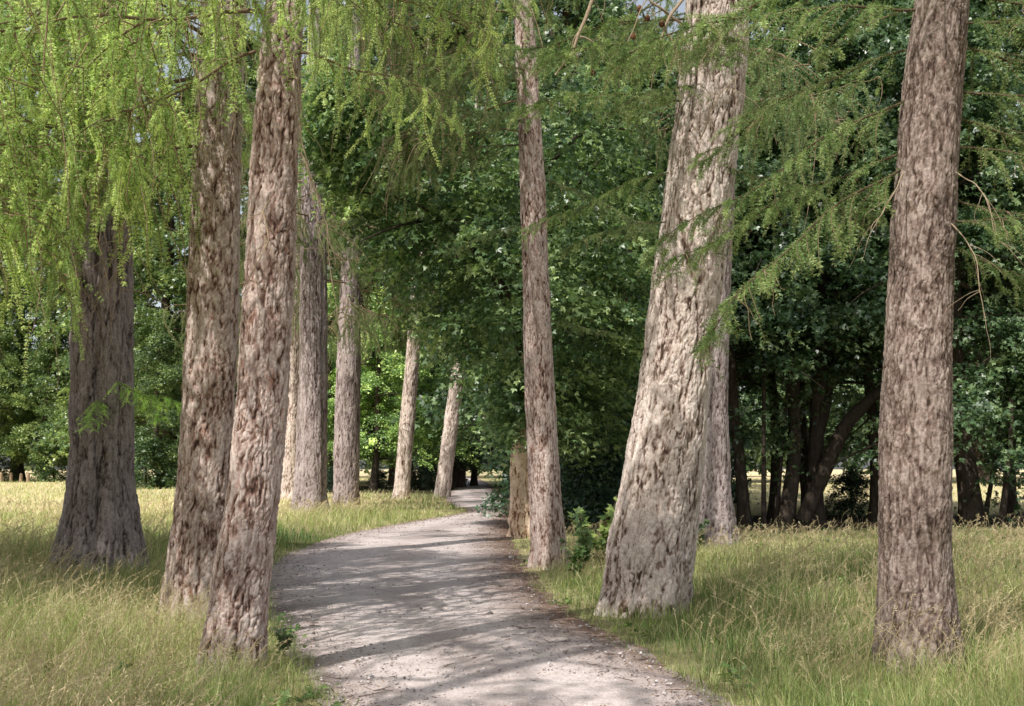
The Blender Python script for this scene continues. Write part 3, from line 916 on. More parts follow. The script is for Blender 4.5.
for k, (a_, b_, c_) in enumerate((((905, 180), (890, 210), (870, 240)), ((955, 180), (985, 200), (1000, 260)), ((950, 230), (975, 260), (985, 330)), ((700, 150), (715, 110), (740, 80)))):
    child('dead_branch', dead_branch_mesh(40 + k, [rel(L, *a_, -0.2), rel(L, *b_, -0.5), rel(L, *c_, -0.6)], 0.006, 6, 0.3), L.root)


# ---- larches added just outside the picture: one hangs into it, all shade it
def off_larch(x, y, label, seed, kinds=DROOP, z0=5.0, n=34, color=(1, 1, 1), extra=()):
    T_ = Larch.__new__(Larch)
    p = Trunk.__new__(Trunk)
    p.Y, p.X0, p.ztop, p.zvis = y, x, 22.0, 6.0
    p.z = np.array([-0.25, 0.0, 0.6, 3, 8, 15, 22.0])
    p.x = np.array([0, 0, 0.02, 0.05, 0.15, 0.2, 0.2])
    p.r = np.array([0.44, 0.40, 0.33, 0.29, 0.25, 0.15, 0.03])
    T_.t, T_.seed, T_.rg = p, seed, np.random.default_rng(seed + 500)
    T_.root = empty('larch_tree', (x, y, 0.05), label, 'tree', LARCH_G)
    child('trunk', p.mesh('larch_trunk', M_BARK, seed, nth=80, dz=0.06, plate=(11, 5)), T_.root)
    for e in extra:
        T_.branch(kinds[e[4] % len(kinds)], e[0], e[1], e[2], e[3], color)
    T_.crown(z0, 21, n, kinds, (1.0, 1.6), color)
    return T_


off_larch(-6.6, 10.5, 'larch just out of view on the left whose hanging twigs fill the upper left corner', 201, z0=9.0, n=20, color=LIME_SUNLIT,
          extra=[(5.4, 20, 0, 1.3, 0), (5.9, 350, 0, 1.3, 1), (6.3, 40, 0, 1.4, 2), (4.9, 5, 0, 1.1, 3), (6.6, 0, 0, 1.5, 4), (5.1, 330, 0, 1.1, 2), (6.6, 60, 0, 1.2, 0), (7.0, 20, 0, 1.5, 1), (4.8, 20, 5, 0.8, 2), (4.0, 0, 0, 0.9, 1), (4.3, 345, 0, 1.0, 0), (3.7, 10, 0, 0.8, 3)])
off_larch(-4.4, -8.0, 'unseen larch added for shade far behind the viewer on the left side of the path', 203, z0=9, n=12)  # unseen, added for the shadow of its crown
off_larch(5.6, -2.5, 'unseen larch added for shade behind the viewer on the right side of the path', 204, z0=9, n=14)  # unseen as well, added to cast shade from the right

# ------------------------------------------------------------------ broadleaf trees
def _lobe(a, l, w):
    c, s_ = math.cos(a), math.sin(a)
    pts = [(0.02, 0, 0), (0.5 * l, w, 0.04), (l, 0, -0.10 * l), (0.5 * l, -w, 0.04)]
    return [(x * c - y * s_, x * s_ + y * c, z) for x, y, z in pts]


LEAF = np.array(_lobe(0, 1.0, 0.24) + _lobe(0.95, 0.78, 0.20) + _lobe(-0.95, 0.78, 0.20))
NLV = len(LEAF)


def leaves(acc, P, Nn, Hd, size, tint):
    n = len(P)
    Hd = norm(Hd - Nn * np.sum(Hd * Nn, 1, keepdims=True))
    S = np.cross(Nn, Hd)
    sz = np.broadcast_to(size, (n,))[:, None, None]
    V = P[:, None] + sz * (LEAF[None, :, 0:1] * Hd[:, None] + LEAF[None, :, 1:2] * S[:, None] + LEAF[None, :, 2:3] * Nn[:, None])
    base = (np.arange(n) * NLV)[:, None]
    Q = np.concatenate([base + np.array([4 * k, 4 * k + 3, 4 * k + 2, 4 * k + 1]) for k in range(3)])
    acc.add(V.reshape(-1, 3), Q=Q, a=np.repeat(np.clip(tint, 0, 1), NLV))


def sprays(acc, C_, O_, rg, per=30, rad=0.55, size=0.15, flat=0.3, jitter=0.55):
    """leaf sprays centred at C_ (n,3) facing outward O_ (n,3)"""
    n = len(C_)
    rr = rad * rg.uniform(0.5, 1.3, (n, 1))
    a = rg.uniform(0, 2 * PI, (n, per))
    r = np.sqrt(rg.uniform(0, 1, (n, per))) * rr
    off = np.stack([r * np.cos(a), r * np.sin(a), -0.55 * r ** 2 / np.maximum(rr, 0.01) + rg.normal(0, flat * 0.25, (n, per))], -1)
    # tilt each spray: lean down outward
    out = norm(O_ * np.array([1, 1, 0]) + 1e-6)
    off[..., 2] -= 0.45 * (off[..., 0] * out[:, None, 0] + off[..., 1] * out[:, None, 1])
    P = (C_[:, None] + off).reshape(-1, 3)
    out = np.repeat(out, per, 0)
    m = len(P)
    Nn = norm(np.array([0, 0, 1.0]) * 0.75 + out * 0.45 + rg.normal(0, jitter, (m, 3)))
    hd = norm(off.reshape(-1, 3) * np.array([1, 1, 0.2]) + rg.normal(0, 0.25, (m, 3)) + np.array([0, 0, -0.25]))
    tint = np.repeat(rg.normal(0.45, 0.22, n), per) + rg.normal(0, 0.14, m)
    leaves(acc, P, Nn, hd, size * rg.uniform(0.6, 1.2, m), tint)


def broadleaf(seed, H=15.0, base=2.0, Rr=4.5, r0=0.26, nl=26, nsp=800, per=32, size=0.15, rad=0.6, lean=0.5, prof='tree'):
    rg = np.random.default_rng(seed)
    wood, fol = Acc(), Acc()
    z = np.linspace(-0.2, H * 0.92, 22)
    f = np.clip(z / H, 0, 1)
    tr = np.stack([lean * f ** 1.5 * math.cos(seed) + 0.12 * np.sin(z * 0.7 + seed), lean * f ** 1.5 * math.sin(seed) + 0.12 * np.cos(z * 0.6 + seed) - 0.12, z], -1)
    rad_t = r0 * (1 - f) ** 0.8 + 0.02 + r0 * 0.5 * np.exp(-np.maximum(z, 0) / 0.35)
    wood.add(*tubes(tr[None], rad_t[None], 14), a=0.4)
    C_, O_ = [], []
    for k in range(nl):
        fz = (k + rg.random()) / nl
        z0 = base * 0.7 + (H * 0.9 - base * 0.7) * fz
        a = k * 2.4 + rg.uniform(-0.4, 0.4)
        p0 = np.array([np.interp(z0, z, tr[:, i]) for i in range(3)])
        if prof == 'tree':
            wdt = math.sin(min(1, 0.28 + fz * 0.78) * PI) ** 0.6 if fz > 0.45 else 0.92
        else:
            wdt = math.cos(fz * 1.35) ** 0.7
        l = Rr * max(wdt, 0.25) * rg.uniform(0.75, 1.12)
        u = np.linspace(0, 1, 9)
        rise = rg.uniform(0.15, 0.5) * (0.3 + fz)
        o = np.array([math.cos(a), math.sin(a), 0])
        sdv = np.array([-math.sin(a), math.cos(a), 0])
        b = p0 + o * (u * l)[:, None] + sdv * (0.12 * l * np.sin(u * 3 + k))[:, None] + np.array([0, 0, 1.0]) * (l * (rise * u - 0.42 * u ** 2.2))[:, None]
        wood.add(*tubes(b[None], np.interp(u, [0, 1], [max(0.02, r0 * 0.34 * (1 - fz * 0.7)), 0.008])[None], 6), a=0.4)
        m = int(nsp / nl)
        uu = rg.uniform(0.22, 1.05, m) ** 0.8
        q = np.stack([np.interp(uu, u, b[:, i]) for i in range(3)], -1)
        spread = 0.34 * l * (0.35 + 0.65 * uu)
        q += sdv * (rg.uniform(-1, 1, m) * spread)[:, None] + o * rg.normal(0, 0.2, m)[:, None]
        q[:, 2] += rg.normal(0, 0.35, m) - 0.25 * np.abs(rg.normal(0, 1, m)) * uu
        C_.append(q)
        O_.append(norm(q - p0))
    C_, O_ = np.concatenate(C_), np.concatenate(O_)
    keep = C_[:, 2] > base * 0.8 + 0.35 * rg.normal(0, 1, len(C_))
    sprays(fol, C_[keep], O_[keep], rg, per, rad, size)
    return wood.mesh('broadleaf_trunk', M_DARKBARK, True), fol.mesh('broadleaf_crown', M_LEAF)


MAPLE = [broadleaf(300 + k, H=15 + k, base=2.9, Rr=4.6, nsp=860, per=56, size=0.13) for k in range(3)]
TALL = [broadleaf(320 + k, H=24, base=3.2, Rr=6.5, r0=0.36, nl=36, nsp=1350, per=38, size=0.21, rad=0.8) for k in range(2)]
AIRY = [broadleaf(350 + k, H=20, base=8.5, Rr=5.0, r0=0.2, nl=28, nsp=(300, 115)[k], per=34, size=0.16, rad=0.55) for k in range(2)]
WOOD = [broadleaf(310 + k, H=16, base=5.6, Rr=4.4, r0=0.15, nsp=760, per=44, size=0.15) for k in range(2)]
HIGH = [broadleaf(330 + k, H=22, base=9.0, Rr=6.0, r0=0.19, nl=32, nsp=1150, per=42, size=0.17, rad=0.7) for k in range(2)]
BUSH = [broadleaf(340 + k, H=3.6, base=0.15, Rr=2.1, r0=0.06, nl=16, nsp=300, per=30, size=0.13, rad=0.45, prof='bush', lean=0.1) for k in range(2)]
_n = {'t': 0}


def tree(proto, x, y, label, scale=1.0, rot=None, color=(1, 1, 1), name='broadleaf_tree', group='broadleaf trees behind the larches', zs=None):
    _n['t'] += 1
    r = empty(name, (x, y, float(gz(np.array([x]), np.array([y]))[0]) - 0.02), label, 'tree' if name != 'shrub' else 'shrub', group)
    r.rotation_euler = (0, 0, rot if rot is not None else (_n['t'] * 2.1) % 6.28)
    r.scale = (scale, scale, zs if zs else scale)
    child('trunk' if name != 'shrub' else 'stem', proto[0], r)
    child('crown' if name != 'shrub' else 'foliage', proto[1], r, color=color)
    return r


def X(px, Y):
    return (px - CX) / F * Y


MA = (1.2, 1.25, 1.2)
# right wood, front edge
tree(WOOD[0], X(735, 32), 32, 'maple with a straight dark trunk just right of the furrowed larch', 1.0, 0.4, MA)
tree(WOOD[1], X(866, 33), 33, 'maple with paired dark trunk left of the right foreground larch', 1.0, 2.1, MA)
tree(MAPLE[1], X(966, 31), 31, 'maple with short thick dark bole just right of the right foreground larch', 1.05, 3.3, MA)
tree(HIGH[1], X(1010, 36), 36, 'high canopied tree in the upper right corner', 0.95, 5.9, MA)
tree(MAPLE[0], X(1120, 32), 32, 'maple at the wood edge beyond the right border of the picture', 1.1, 4.0, MA)
tree(MAPLE[1], X(640, 34), 34, 'maple whose dark crown fills the gap left of the massive larch', 1.0, 5.0, MA)
tree(WOOD[0], X(590, 40), 40, 'shaded maple behind the slender leaning larch', 1.05, 0.9, MA)
tree(WOOD[1], X(700, 42), 42, 'maple deep in the wood behind the two large right larches', 1.1, 1.7, MA)
tree(WOOD[0], X(768, 35.5), 35.5, 'slim dark boled tree between the furrowed larch and the forked maple', 1.0, 1.9, MA)
tree(MAPLE[2], X(625, 52), 52, 'maple hanging its branches over the far bend of the path', 1.15, 5.7, MA)
tree(HIGH[0], X(548, 47), 47, 'tall maple whose high canopy hangs over the bend of the path', 1.0, 1.2, (1.1, 1.1, 1.0))
tree(TALL[0], X(402, 98), 98, 'very tall tree closing the sky above the bend of the path', 2.5, 2.9, (1.3, 1.2, 1.0))
tree(AIRY[0], -10.5, 9.5, 'airy tree added out of view on the left to dapple the path', 1.0, 0.4, (1, 1, 1))  # unseen, added for leaf dapple on the middle of the path
tree(AIRY[1], -5.8, 0.3, 'airy unseen tree added behind the viewer on the left to dapple path and larch trunks', 1.0, 1.4, (1, 1, 1))  # unseen, added to break up the light on near path and trunks
tree(TALL[1], -15.0, 8.0, 'leafy tree added out of view on the left to shade the meadow', 1.0, 0.9, (1, 1, 1))  # unseen, added to throw shade around the broad larch
# tall crowns in the upper half
tree(TALL[0], X(800, 118), 118, 'tall tree beyond the field, seen between the trunks of the right wood', 2.0, 0.5, MA)
tree(TALL[1], X(885, 122), 122, 'tall tree beyond the field behind the right foreground larch', 2.0, 1.5, MA)
tree(TALL[1], X(720, 120), 120, 'tall tree beyond the field behind the furrowed larch', 2.0, 2.5, MA)
tree(HIGH[1], X(905, 37), 37, 'high canopied tree behind the right foreground larch', 0.95, 3.9, MA)
tree(HIGH[0], X(800, 36.5), 36.5, 'high canopied tree rising above the forked maple', 0.95, 0.9, MA)
tree(TALL[1], X(640, 54), 54, 'tall dense tree behind the massive larch', 1.1, 1.5, MA)
tree(TALL[0], X(980, 116), 116, 'tall tree beyond the field near the right border', 2.0, 2.5, MA)
tree(HIGH[0], X(556, 62), 62, 'tall leafy tree right behind the slender larch top', 1.3, 4.4, (1.3, 1.25, 1.1))
tree(HIGH[1], X(455, 92), 92, 'tall leafy tree rising over the bend of the path', 2.3, 3.5, (1.25, 1.2, 1.0))
tree(TALL[0], X(228, 104), 104, 'tall light leaved tree behind the straight larch', 1.95, 4.5, (1.35, 1.25, 1.0))
tree(TALL[1], X(290, 118), 118, 'tall leafy tree behind the sunlit verge larch', 1.7, 5.5, (1.35, 1.25, 1.0))
tree(TALL[0], X(560, 76), 76, 'tall leafy tree in the middle background right of the path', 1.85, 0.2, MA)
tree(TALL[1], X(400, 112), 112, 'tallest tree seen between the two leaning pale larches', 1.7, 0.9, (1.3, 1.2, 1.0))
# lime green trees behind the verge, sunlight worked into their raised tint
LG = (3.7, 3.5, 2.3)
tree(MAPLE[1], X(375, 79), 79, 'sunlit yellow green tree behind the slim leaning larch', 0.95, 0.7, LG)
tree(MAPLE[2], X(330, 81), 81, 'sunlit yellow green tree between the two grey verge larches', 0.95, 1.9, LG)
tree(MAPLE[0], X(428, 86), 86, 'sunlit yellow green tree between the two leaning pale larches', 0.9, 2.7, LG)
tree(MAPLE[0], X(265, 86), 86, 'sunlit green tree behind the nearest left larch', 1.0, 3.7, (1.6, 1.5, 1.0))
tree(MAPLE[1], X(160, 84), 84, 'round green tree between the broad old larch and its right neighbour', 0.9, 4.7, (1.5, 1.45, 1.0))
tree(MAPLE[2], X(45, 125), 125, 'green tree at the edge of the left meadow', 1.1, 0.3, (2.2, 2.0, 1.3))
tree(MAPLE[0], X(112, 105), 105, 'green tree behind the broad old larch', 1.0, 5.3, (2.2, 2.0, 1.3))
tree(MAPLE[1], X(-10, 122), 122, 'green tree at the left border of the meadow', 1.15, 2.3, (2.2, 2.0, 1.3))
tree(TALL[1], X(165, 92), 92, 'tall tree rising behind the left meadow', 1.4, 2.3, (2.0, 1.85, 1.3))
tree(TALL[0], X(20, 134), 134, 'tall tree in the far left of the meadow', 1.9, 4.3, (2.0, 1.85, 1.3))
tree(TALL[1], X(90, 130), 130, 'tall tree far behind the broad old larch', 1.8, 1.3, (2.0, 1.85, 1.3))
tree(TALL[1], X(-60, 130), 130, 'tall tree beyond the left border of the meadow', 1.8, 0.3, (1.25, 1.2, 1.0))
# dark trunks by the far path
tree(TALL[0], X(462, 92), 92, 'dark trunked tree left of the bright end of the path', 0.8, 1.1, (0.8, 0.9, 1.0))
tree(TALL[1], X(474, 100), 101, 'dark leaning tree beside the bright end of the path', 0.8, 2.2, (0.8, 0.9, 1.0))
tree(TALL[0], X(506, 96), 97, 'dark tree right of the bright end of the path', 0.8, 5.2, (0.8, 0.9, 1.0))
# shrubs; the darker, bluer tints put shade into the leaf colour
SG = 'shrubs at the foot of the trees'
for px, Y, s, c_, lab in ((58, 124, 1.3, (1.6, 1.6, 1.2), 'green shrub across the left meadow beside the broad old larch'),
                          (-8, 126, 1.4, (1.5, 1.5, 1.2), 'green shrub across the left meadow at the left border'),
                          (120, 108, 1.4, (1.7, 1.7, 1.2), 'green shrub across the left meadow right of the broad old larch'),
                          (150, 82, 1.2, (1.2, 1.25, 1.0), 'leafy green shrub beside the left meadow, right of the broad larch'),
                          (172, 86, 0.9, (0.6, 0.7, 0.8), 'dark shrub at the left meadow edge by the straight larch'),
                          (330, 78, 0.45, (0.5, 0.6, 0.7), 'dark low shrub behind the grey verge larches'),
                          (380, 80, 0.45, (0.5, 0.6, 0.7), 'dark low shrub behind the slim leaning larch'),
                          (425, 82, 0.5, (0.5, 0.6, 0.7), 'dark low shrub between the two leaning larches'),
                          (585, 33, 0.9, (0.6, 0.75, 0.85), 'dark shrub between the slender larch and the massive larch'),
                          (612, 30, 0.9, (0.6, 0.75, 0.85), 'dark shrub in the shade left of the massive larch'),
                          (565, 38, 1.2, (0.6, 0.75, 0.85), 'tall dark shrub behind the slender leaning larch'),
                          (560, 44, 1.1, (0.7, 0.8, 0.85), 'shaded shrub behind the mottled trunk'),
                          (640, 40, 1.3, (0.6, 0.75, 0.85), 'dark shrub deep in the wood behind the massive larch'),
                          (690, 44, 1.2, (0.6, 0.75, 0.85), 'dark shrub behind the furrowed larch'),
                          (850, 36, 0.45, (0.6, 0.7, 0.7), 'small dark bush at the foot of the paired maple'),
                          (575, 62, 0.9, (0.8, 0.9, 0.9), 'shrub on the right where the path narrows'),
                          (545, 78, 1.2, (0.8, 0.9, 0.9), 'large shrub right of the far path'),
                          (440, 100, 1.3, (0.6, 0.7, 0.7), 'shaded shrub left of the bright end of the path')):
    tree(BUSH[int(px) % 2], X(px, Y), Y, lab, s, None, c_, 'shrub', SG)


# many stemmed maple in the right wood
def multi_stem():
    Y = 32.0
    x0 = X(806, Y)
    r = empty('broadleaf_tree', (x0, Y, 0.08), 'many stemmed maple with a forked dark trunk in the right wood', 'tree', 'broadleaf trees behind the larches')
    acc = Acc()

    def stem(rows, yo):
        z = np.linspace(0, 1, 16)
        pts = np.array([(at(px, py_, Y + yo)[0] - x0, yo, at(px, py_, Y + yo)[2]) for px, py_, w in rows])
        rad_ = np.array([w * Y / F * 0.5 for _, _, w in rows])
        s = np.linspace(0, 1, len(rows))
        P = np.stack([smooth_prof(z, s, pts[:, i], 0.06) for i in range(3)], -1)
        acc.add(*tubes(P[None], np.interp(z, s, rad_)[None], 12), a=0.35)
    stem([(782, 536, 22), (790, 500, 16), (796, 450, 13), (793, 380, 14), (786, 300, 12), (780, 200, 9)], 0)
    stem([(816, 536, 24), (814, 500, 18), (816, 440, 15), (820, 360, 16), (824, 260, 12), (828, 160, 9)], 0.3)
    stem([(800, 530, 16), (826, 470, 15), (846, 425, 14), (878, 395, 10), (905, 372, 6)], -0.2)
    stem([(806, 480, 10), (828, 410, 9), (832, 330, 8), (838, 250, 5)], 0.6)
    child('trunk', acc.mesh('broadleaf_trunk', M_DARKBARK, True), r)
    child('crown', WOOD[1][1], r, (0, 0.5, 0.0), (0, 0, 2.0), 1.0, MA)


multi_stem()


# thin saplings in the right wood
def sapling(px0, py0, px1, py1, w, Y, label, bend=0.0):
    a = np.array(at(px0, py0, Y))
    a[2] = 0.0
    b_ = np.array(at(px1, py1, Y))
    r = empty('sapling', (a[0], Y, 0.06), label, 'sapling', 'thin saplings in the right wood')
    u = np.linspace(0, 1, 14)
    P = (b_ - a)[None] * u[:, None] + np.stack([bend * np.sin(u * 3), 0.05 * np.sin(u * 5), 0 * u], -1)
    acc = Acc()
    acc.add(*tubes(P[None], np.interp(u, [0, 1], [w * Y / F * 0.55, w * Y / F * 0.3])[None], 7), a=0.35)
    child('stem', acc.mesh('sapling_stem', M_DARKBARK, True), r)
    rg = np.random.default_rng(int(px0))
    n = 26
    uu = rg.uniform(0.35, 1, n)
    C_ = np.stack([np.interp(uu, u, P[:, i]) for i in range(3)], -1) + rg.normal(0, 0.35, (n, 3))
    fol = Acc()
    sprays(fol, C_, norm(rg.normal(0, 1, (n, 3))), rg, 22, 0.4, 0.13)
    child('foliage', fol.mesh('sapling_leaves', M_LEAF), r, color=MA)


sapling(764, 532, 764, 330, 5, 31, 'straight thin sapling beside the forked maple, with a bare lower stem')
sapling(776, 534, 790, 360, 5, 32, 'thin sapling leaning right against the forked maple')
sapling(1001, 528, 1010, 400, 7, 30, 'thin dark sapling leaning right by the right border', 0.1)
sapling(984, 530, 1000, 420, 5, 31, 'slender sapling rising right of the short thick bole', 0.05)
sapling(1012, 518, 1050, 480, 6, 30, 'low bent sapling at the right border', 0.1)

# mottled trunk behind the slender larch
S = Trunk([(531, 522, 27), (515, 522, 25), (480, 522, 24), (458, 523, 23), (430, 526, 19)], ztop=8.5, Y=ground_at(523, 531, 0.15)[1])
r = empty('broadleaf_tree', (S.X0, S.Y, 0.05), 'short visible stretch of mottled sunlit trunk left of the slender larch', 'tree', 'broadleaf trees behind the larches')
child('trunk', S.mesh('mottled_trunk', M_BARK_SNAG, 141, nth=110, dz=0.03, plate=(5, 2.4), depth=0.05, lump=0.09), r)
acc = Acc()
rg = np.random.default_rng(77)
n = 1000
cx_ = rg.uniform(-5.0, 3.2, n)
cyy = rg.uniform(-1, 1, n) * np.sqrt(np.clip(1 - ((cx_ + 0.8) / 4.4) ** 2, 0.05, 1)) * 3.2
zl = 2.3 + 1.4 * np.maximum(0, -cx_ - 0.1) + 1.2 * np.maximum(0, -cyy) + 0.25 * rg.normal(0, 1, n)
C_ = np.stack([cx_, cyy, zl + np.maximum(10.5 - zl, 0.5) * rg.random(n) ** 1.5], -1)
C_ = np.concatenate([C_, np.stack([rg.uniform(-0.7, 1.2, 46), rg.uniform(-0.9, -0.3, 46), rg.uniform(2.1, 4.0, 46)], -1)])
bt = Acc()
for k in range(9):
    uu = np.linspace(0, 1, 9)
    e_ = np.array([rg.uniform(-4.2, 2.6), rg.uniform(-2, 2), rg.uniform(6.5, 9.5)])
    st0 = np.array([0.0, 0, 4.2 + 0.5 * k])
    bt.add(*tubes((st0 + (e_ - st0) * uu[:, None] + np.array([0, 0, 0.8]) * np.sin(uu * PI)[:, None])[None], np.interp(uu, [0, 1], [0.09, 0.015])[None], 7), a=0.4)
child('limbs_of_crown', bt.mesh('mottled_tree_limb', M_DARKBARK, True), r).name = 'limb'
sprays(acc, C_, norm(C_ * np.array([1, 1, 0])), rg, 52, 0.6, 0.13)
child('crown', acc.mesh('mottled_tree_crown', M_LEAF), r, color=(2.3, 2.2, 2.0))  # tint raised to make up for the shade on this crown


# young plant with pale leaves beside the massive larch
def young_plant(px, py_, Y, h, n, label, size, color, seed):
    rg = np.random.default_rng(seed)
    p = at(px, py_, Y)
    r = empty('young_plant', (p[0], Y, 0.06), label, 'plant', 'young leafy plants beside the path')
    for k in range(n):
        u = np.linspace(0, 1, 9)
        a = rg.uniform(0, 6.28)
        sp = rg.uniform(0.1, 0.38) * h
        P = np.stack([math.cos(a) * sp * u ** 1.4, math.sin(a) * sp * u ** 1.4, h * rg.uniform(0.6, 1.05) * u], -1)
        w = Acc()
        w.add(*tubes(P[None], np.interp(u, [0, 1], [0.008, 0.003])[None], 5), a=0.5)
        st_ = child('stem', w.mesh('plant_stem', M_TWIG, True), r)
        f = Acc()
        m_ = 18
        uu = rg.uniform(0.25, 1, m_)
        C_ = np.stack([np.interp(uu, u, P[:, i]) for i in range(3)], -1)
        o = norm(np.stack([rg.normal(0, 1, m_), rg.normal(0, 1, m_), rg.uniform(-0.3, 0.5, m_)], -1))
        leaves(f, C_, norm(rg.normal(0, 0.35, (m_, 3)) + np.array([0, -0.3, 1])), o, size * rg.uniform(0.7, 1.2, m_), rg.uniform(0.4, 1.0, m_))
        child('foliage', f.mesh('plant_leaves', M_LEAF), st_, color=color)


young_plant(602, 560, 17.5, 1.25, 5, 'young plant with pale green leaves left of the massive larch', 0.16, (1.9, 1.8, 1.1), 1)
young_plant(583, 560, 17.0, 0.9, 6, 'low leafy plant between the slender larch and the massive larch', 0.13, (1.2, 1.3, 1.0), 2)
young_plant(574, 572, 15.8, 0.6, 6, 'broad leaved weed at the path edge right of the slender larch', 0.11, (1.1, 1.25, 0.9), 3)
young_plant(700, 560, 22.0, 0.55, 6, 'low weed at the foot of the furrowed larch', 0.10, (1.0, 1.1, 0.9), 4)
young_plant(283, 660, 9.6, 0.26, 7, 'small weed by the path at the foot of the nearest left larch', 0.045, (0.8, 0.9, 0.75), 5)


# short posts far across the left meadow
def post(px, Y, h, w, label):
    p = ground_at(px, 482)
    r = empty('post', (X(px, Y), Y, 0.05), label, 'post', 'short posts across the left meadow')
    z = np.array([0, 0.25, 0.7, 0.92, 1.0]) * h
    a = Acc()
    P = np.stack([0 * z, 0 * z, z], -1)[None]
    a.add(*tubes(P, (w / 2 * np.array([1.15, 1.0, 0.95, 0.8, 0.35]))[None], 10), a=0.8)
    child('shaft', a.mesh('post_shaft', M_TWIG, True), r)
    b2 = Acc()
    b2.add(*tubes(np.array([[(0, 0, -0.05), (0, 0, 0.06), (0, 0, 0.12)]]), np.array([[w * 0.9, w * 0.9, w * 0.6]]), 10), a=0.5)
    child('base', b2.mesh('post_base', M_TWIG, True), r)


post(4, 120, 1.1, 0.36, 'leftmost short brown post across the left meadow')
post(14, 122, 1.1, 0.40, 'second short post from the left border, slightly thicker')
post(24, 121, 1.0, 0.38, 'third short post from the left border across the meadow')
post(31, 119, 1.1, 0.36, 'short post nearest the broad old larch across the meadow')

# ------------------------------------------------------------------ the far wood (one mass)
acc = Acc()
wd = Acc()
rg = np.random.default_rng(5)
nt_ = 150
cs = []
for k in range(nt_):
    f = k / nt_
    ang = math.radians(rg.uniform(-62, 62))
    d = rg.uniform(165, 215)
    cs.append((math.sin(ang) * d, math.cos(ang) * d))
for (cx, cy) in cs:
    H_ = rg.uniform(14, 26)
    n = 420
    u = norm(rg.normal(0, 1, (n, 3)))
    rr = rg.uniform(0.6, 1.05, (n, 1))
    P = u * rr * np.array([6.5, 6.5, H_ * 0.5]) + np.array([cx, cy, H_ * 0.5 + 0.8])
    P = P[P[:, 2] > 0.6]
    Nn = norm(u[:len(P)] + rg.normal(0, 0.6, (len(P), 3)) + np.array([0, 0, 0.5]))
    leaves(acc, P, Nn, rg.normal(0, 1, (len(P), 3)), rg.uniform(0.7, 1.6, len(P)), np.clip(rg.normal(0.5, 0.2) + rg.normal(0, 0.15, len(P)), 0, 1))
o = top('far_wood', acc.mesh('far_wood', M_LEAF), 'stuff', 'distant wood closing the view behind the meadows', 'wood', color=(1.2, 1.2, 1.1))

# ------------------------------------------------------------------ grass
TRUNKS = [(T_.t.X0 + T_.t.centre(0.2)[0], T_.t.Y, T_.t.centre(0.25)[1]) for T_ in (A, B, C, D, D2, E, G1, G2, H, J, K2, L)]


def scatter(n, d0, d1, seed, amax=0.72):
    rg = np.random.default_rng(seed)
    d = d0 * (d1 / d0) ** rg.random(n)
    a = rg.uniform(-amax, amax, n)
    return d * np.sin(a), d * np.cos(a), d, rg


def clear_of_trunks(x, y, m=0.0):
    k = np.ones(len(x), bool)
    for (tx, ty, tr) in TRUNKS:
        k &= (x - tx) ** 2 + (y - ty) ** 2 > (tr * 0.95 + m) ** 2
    return k


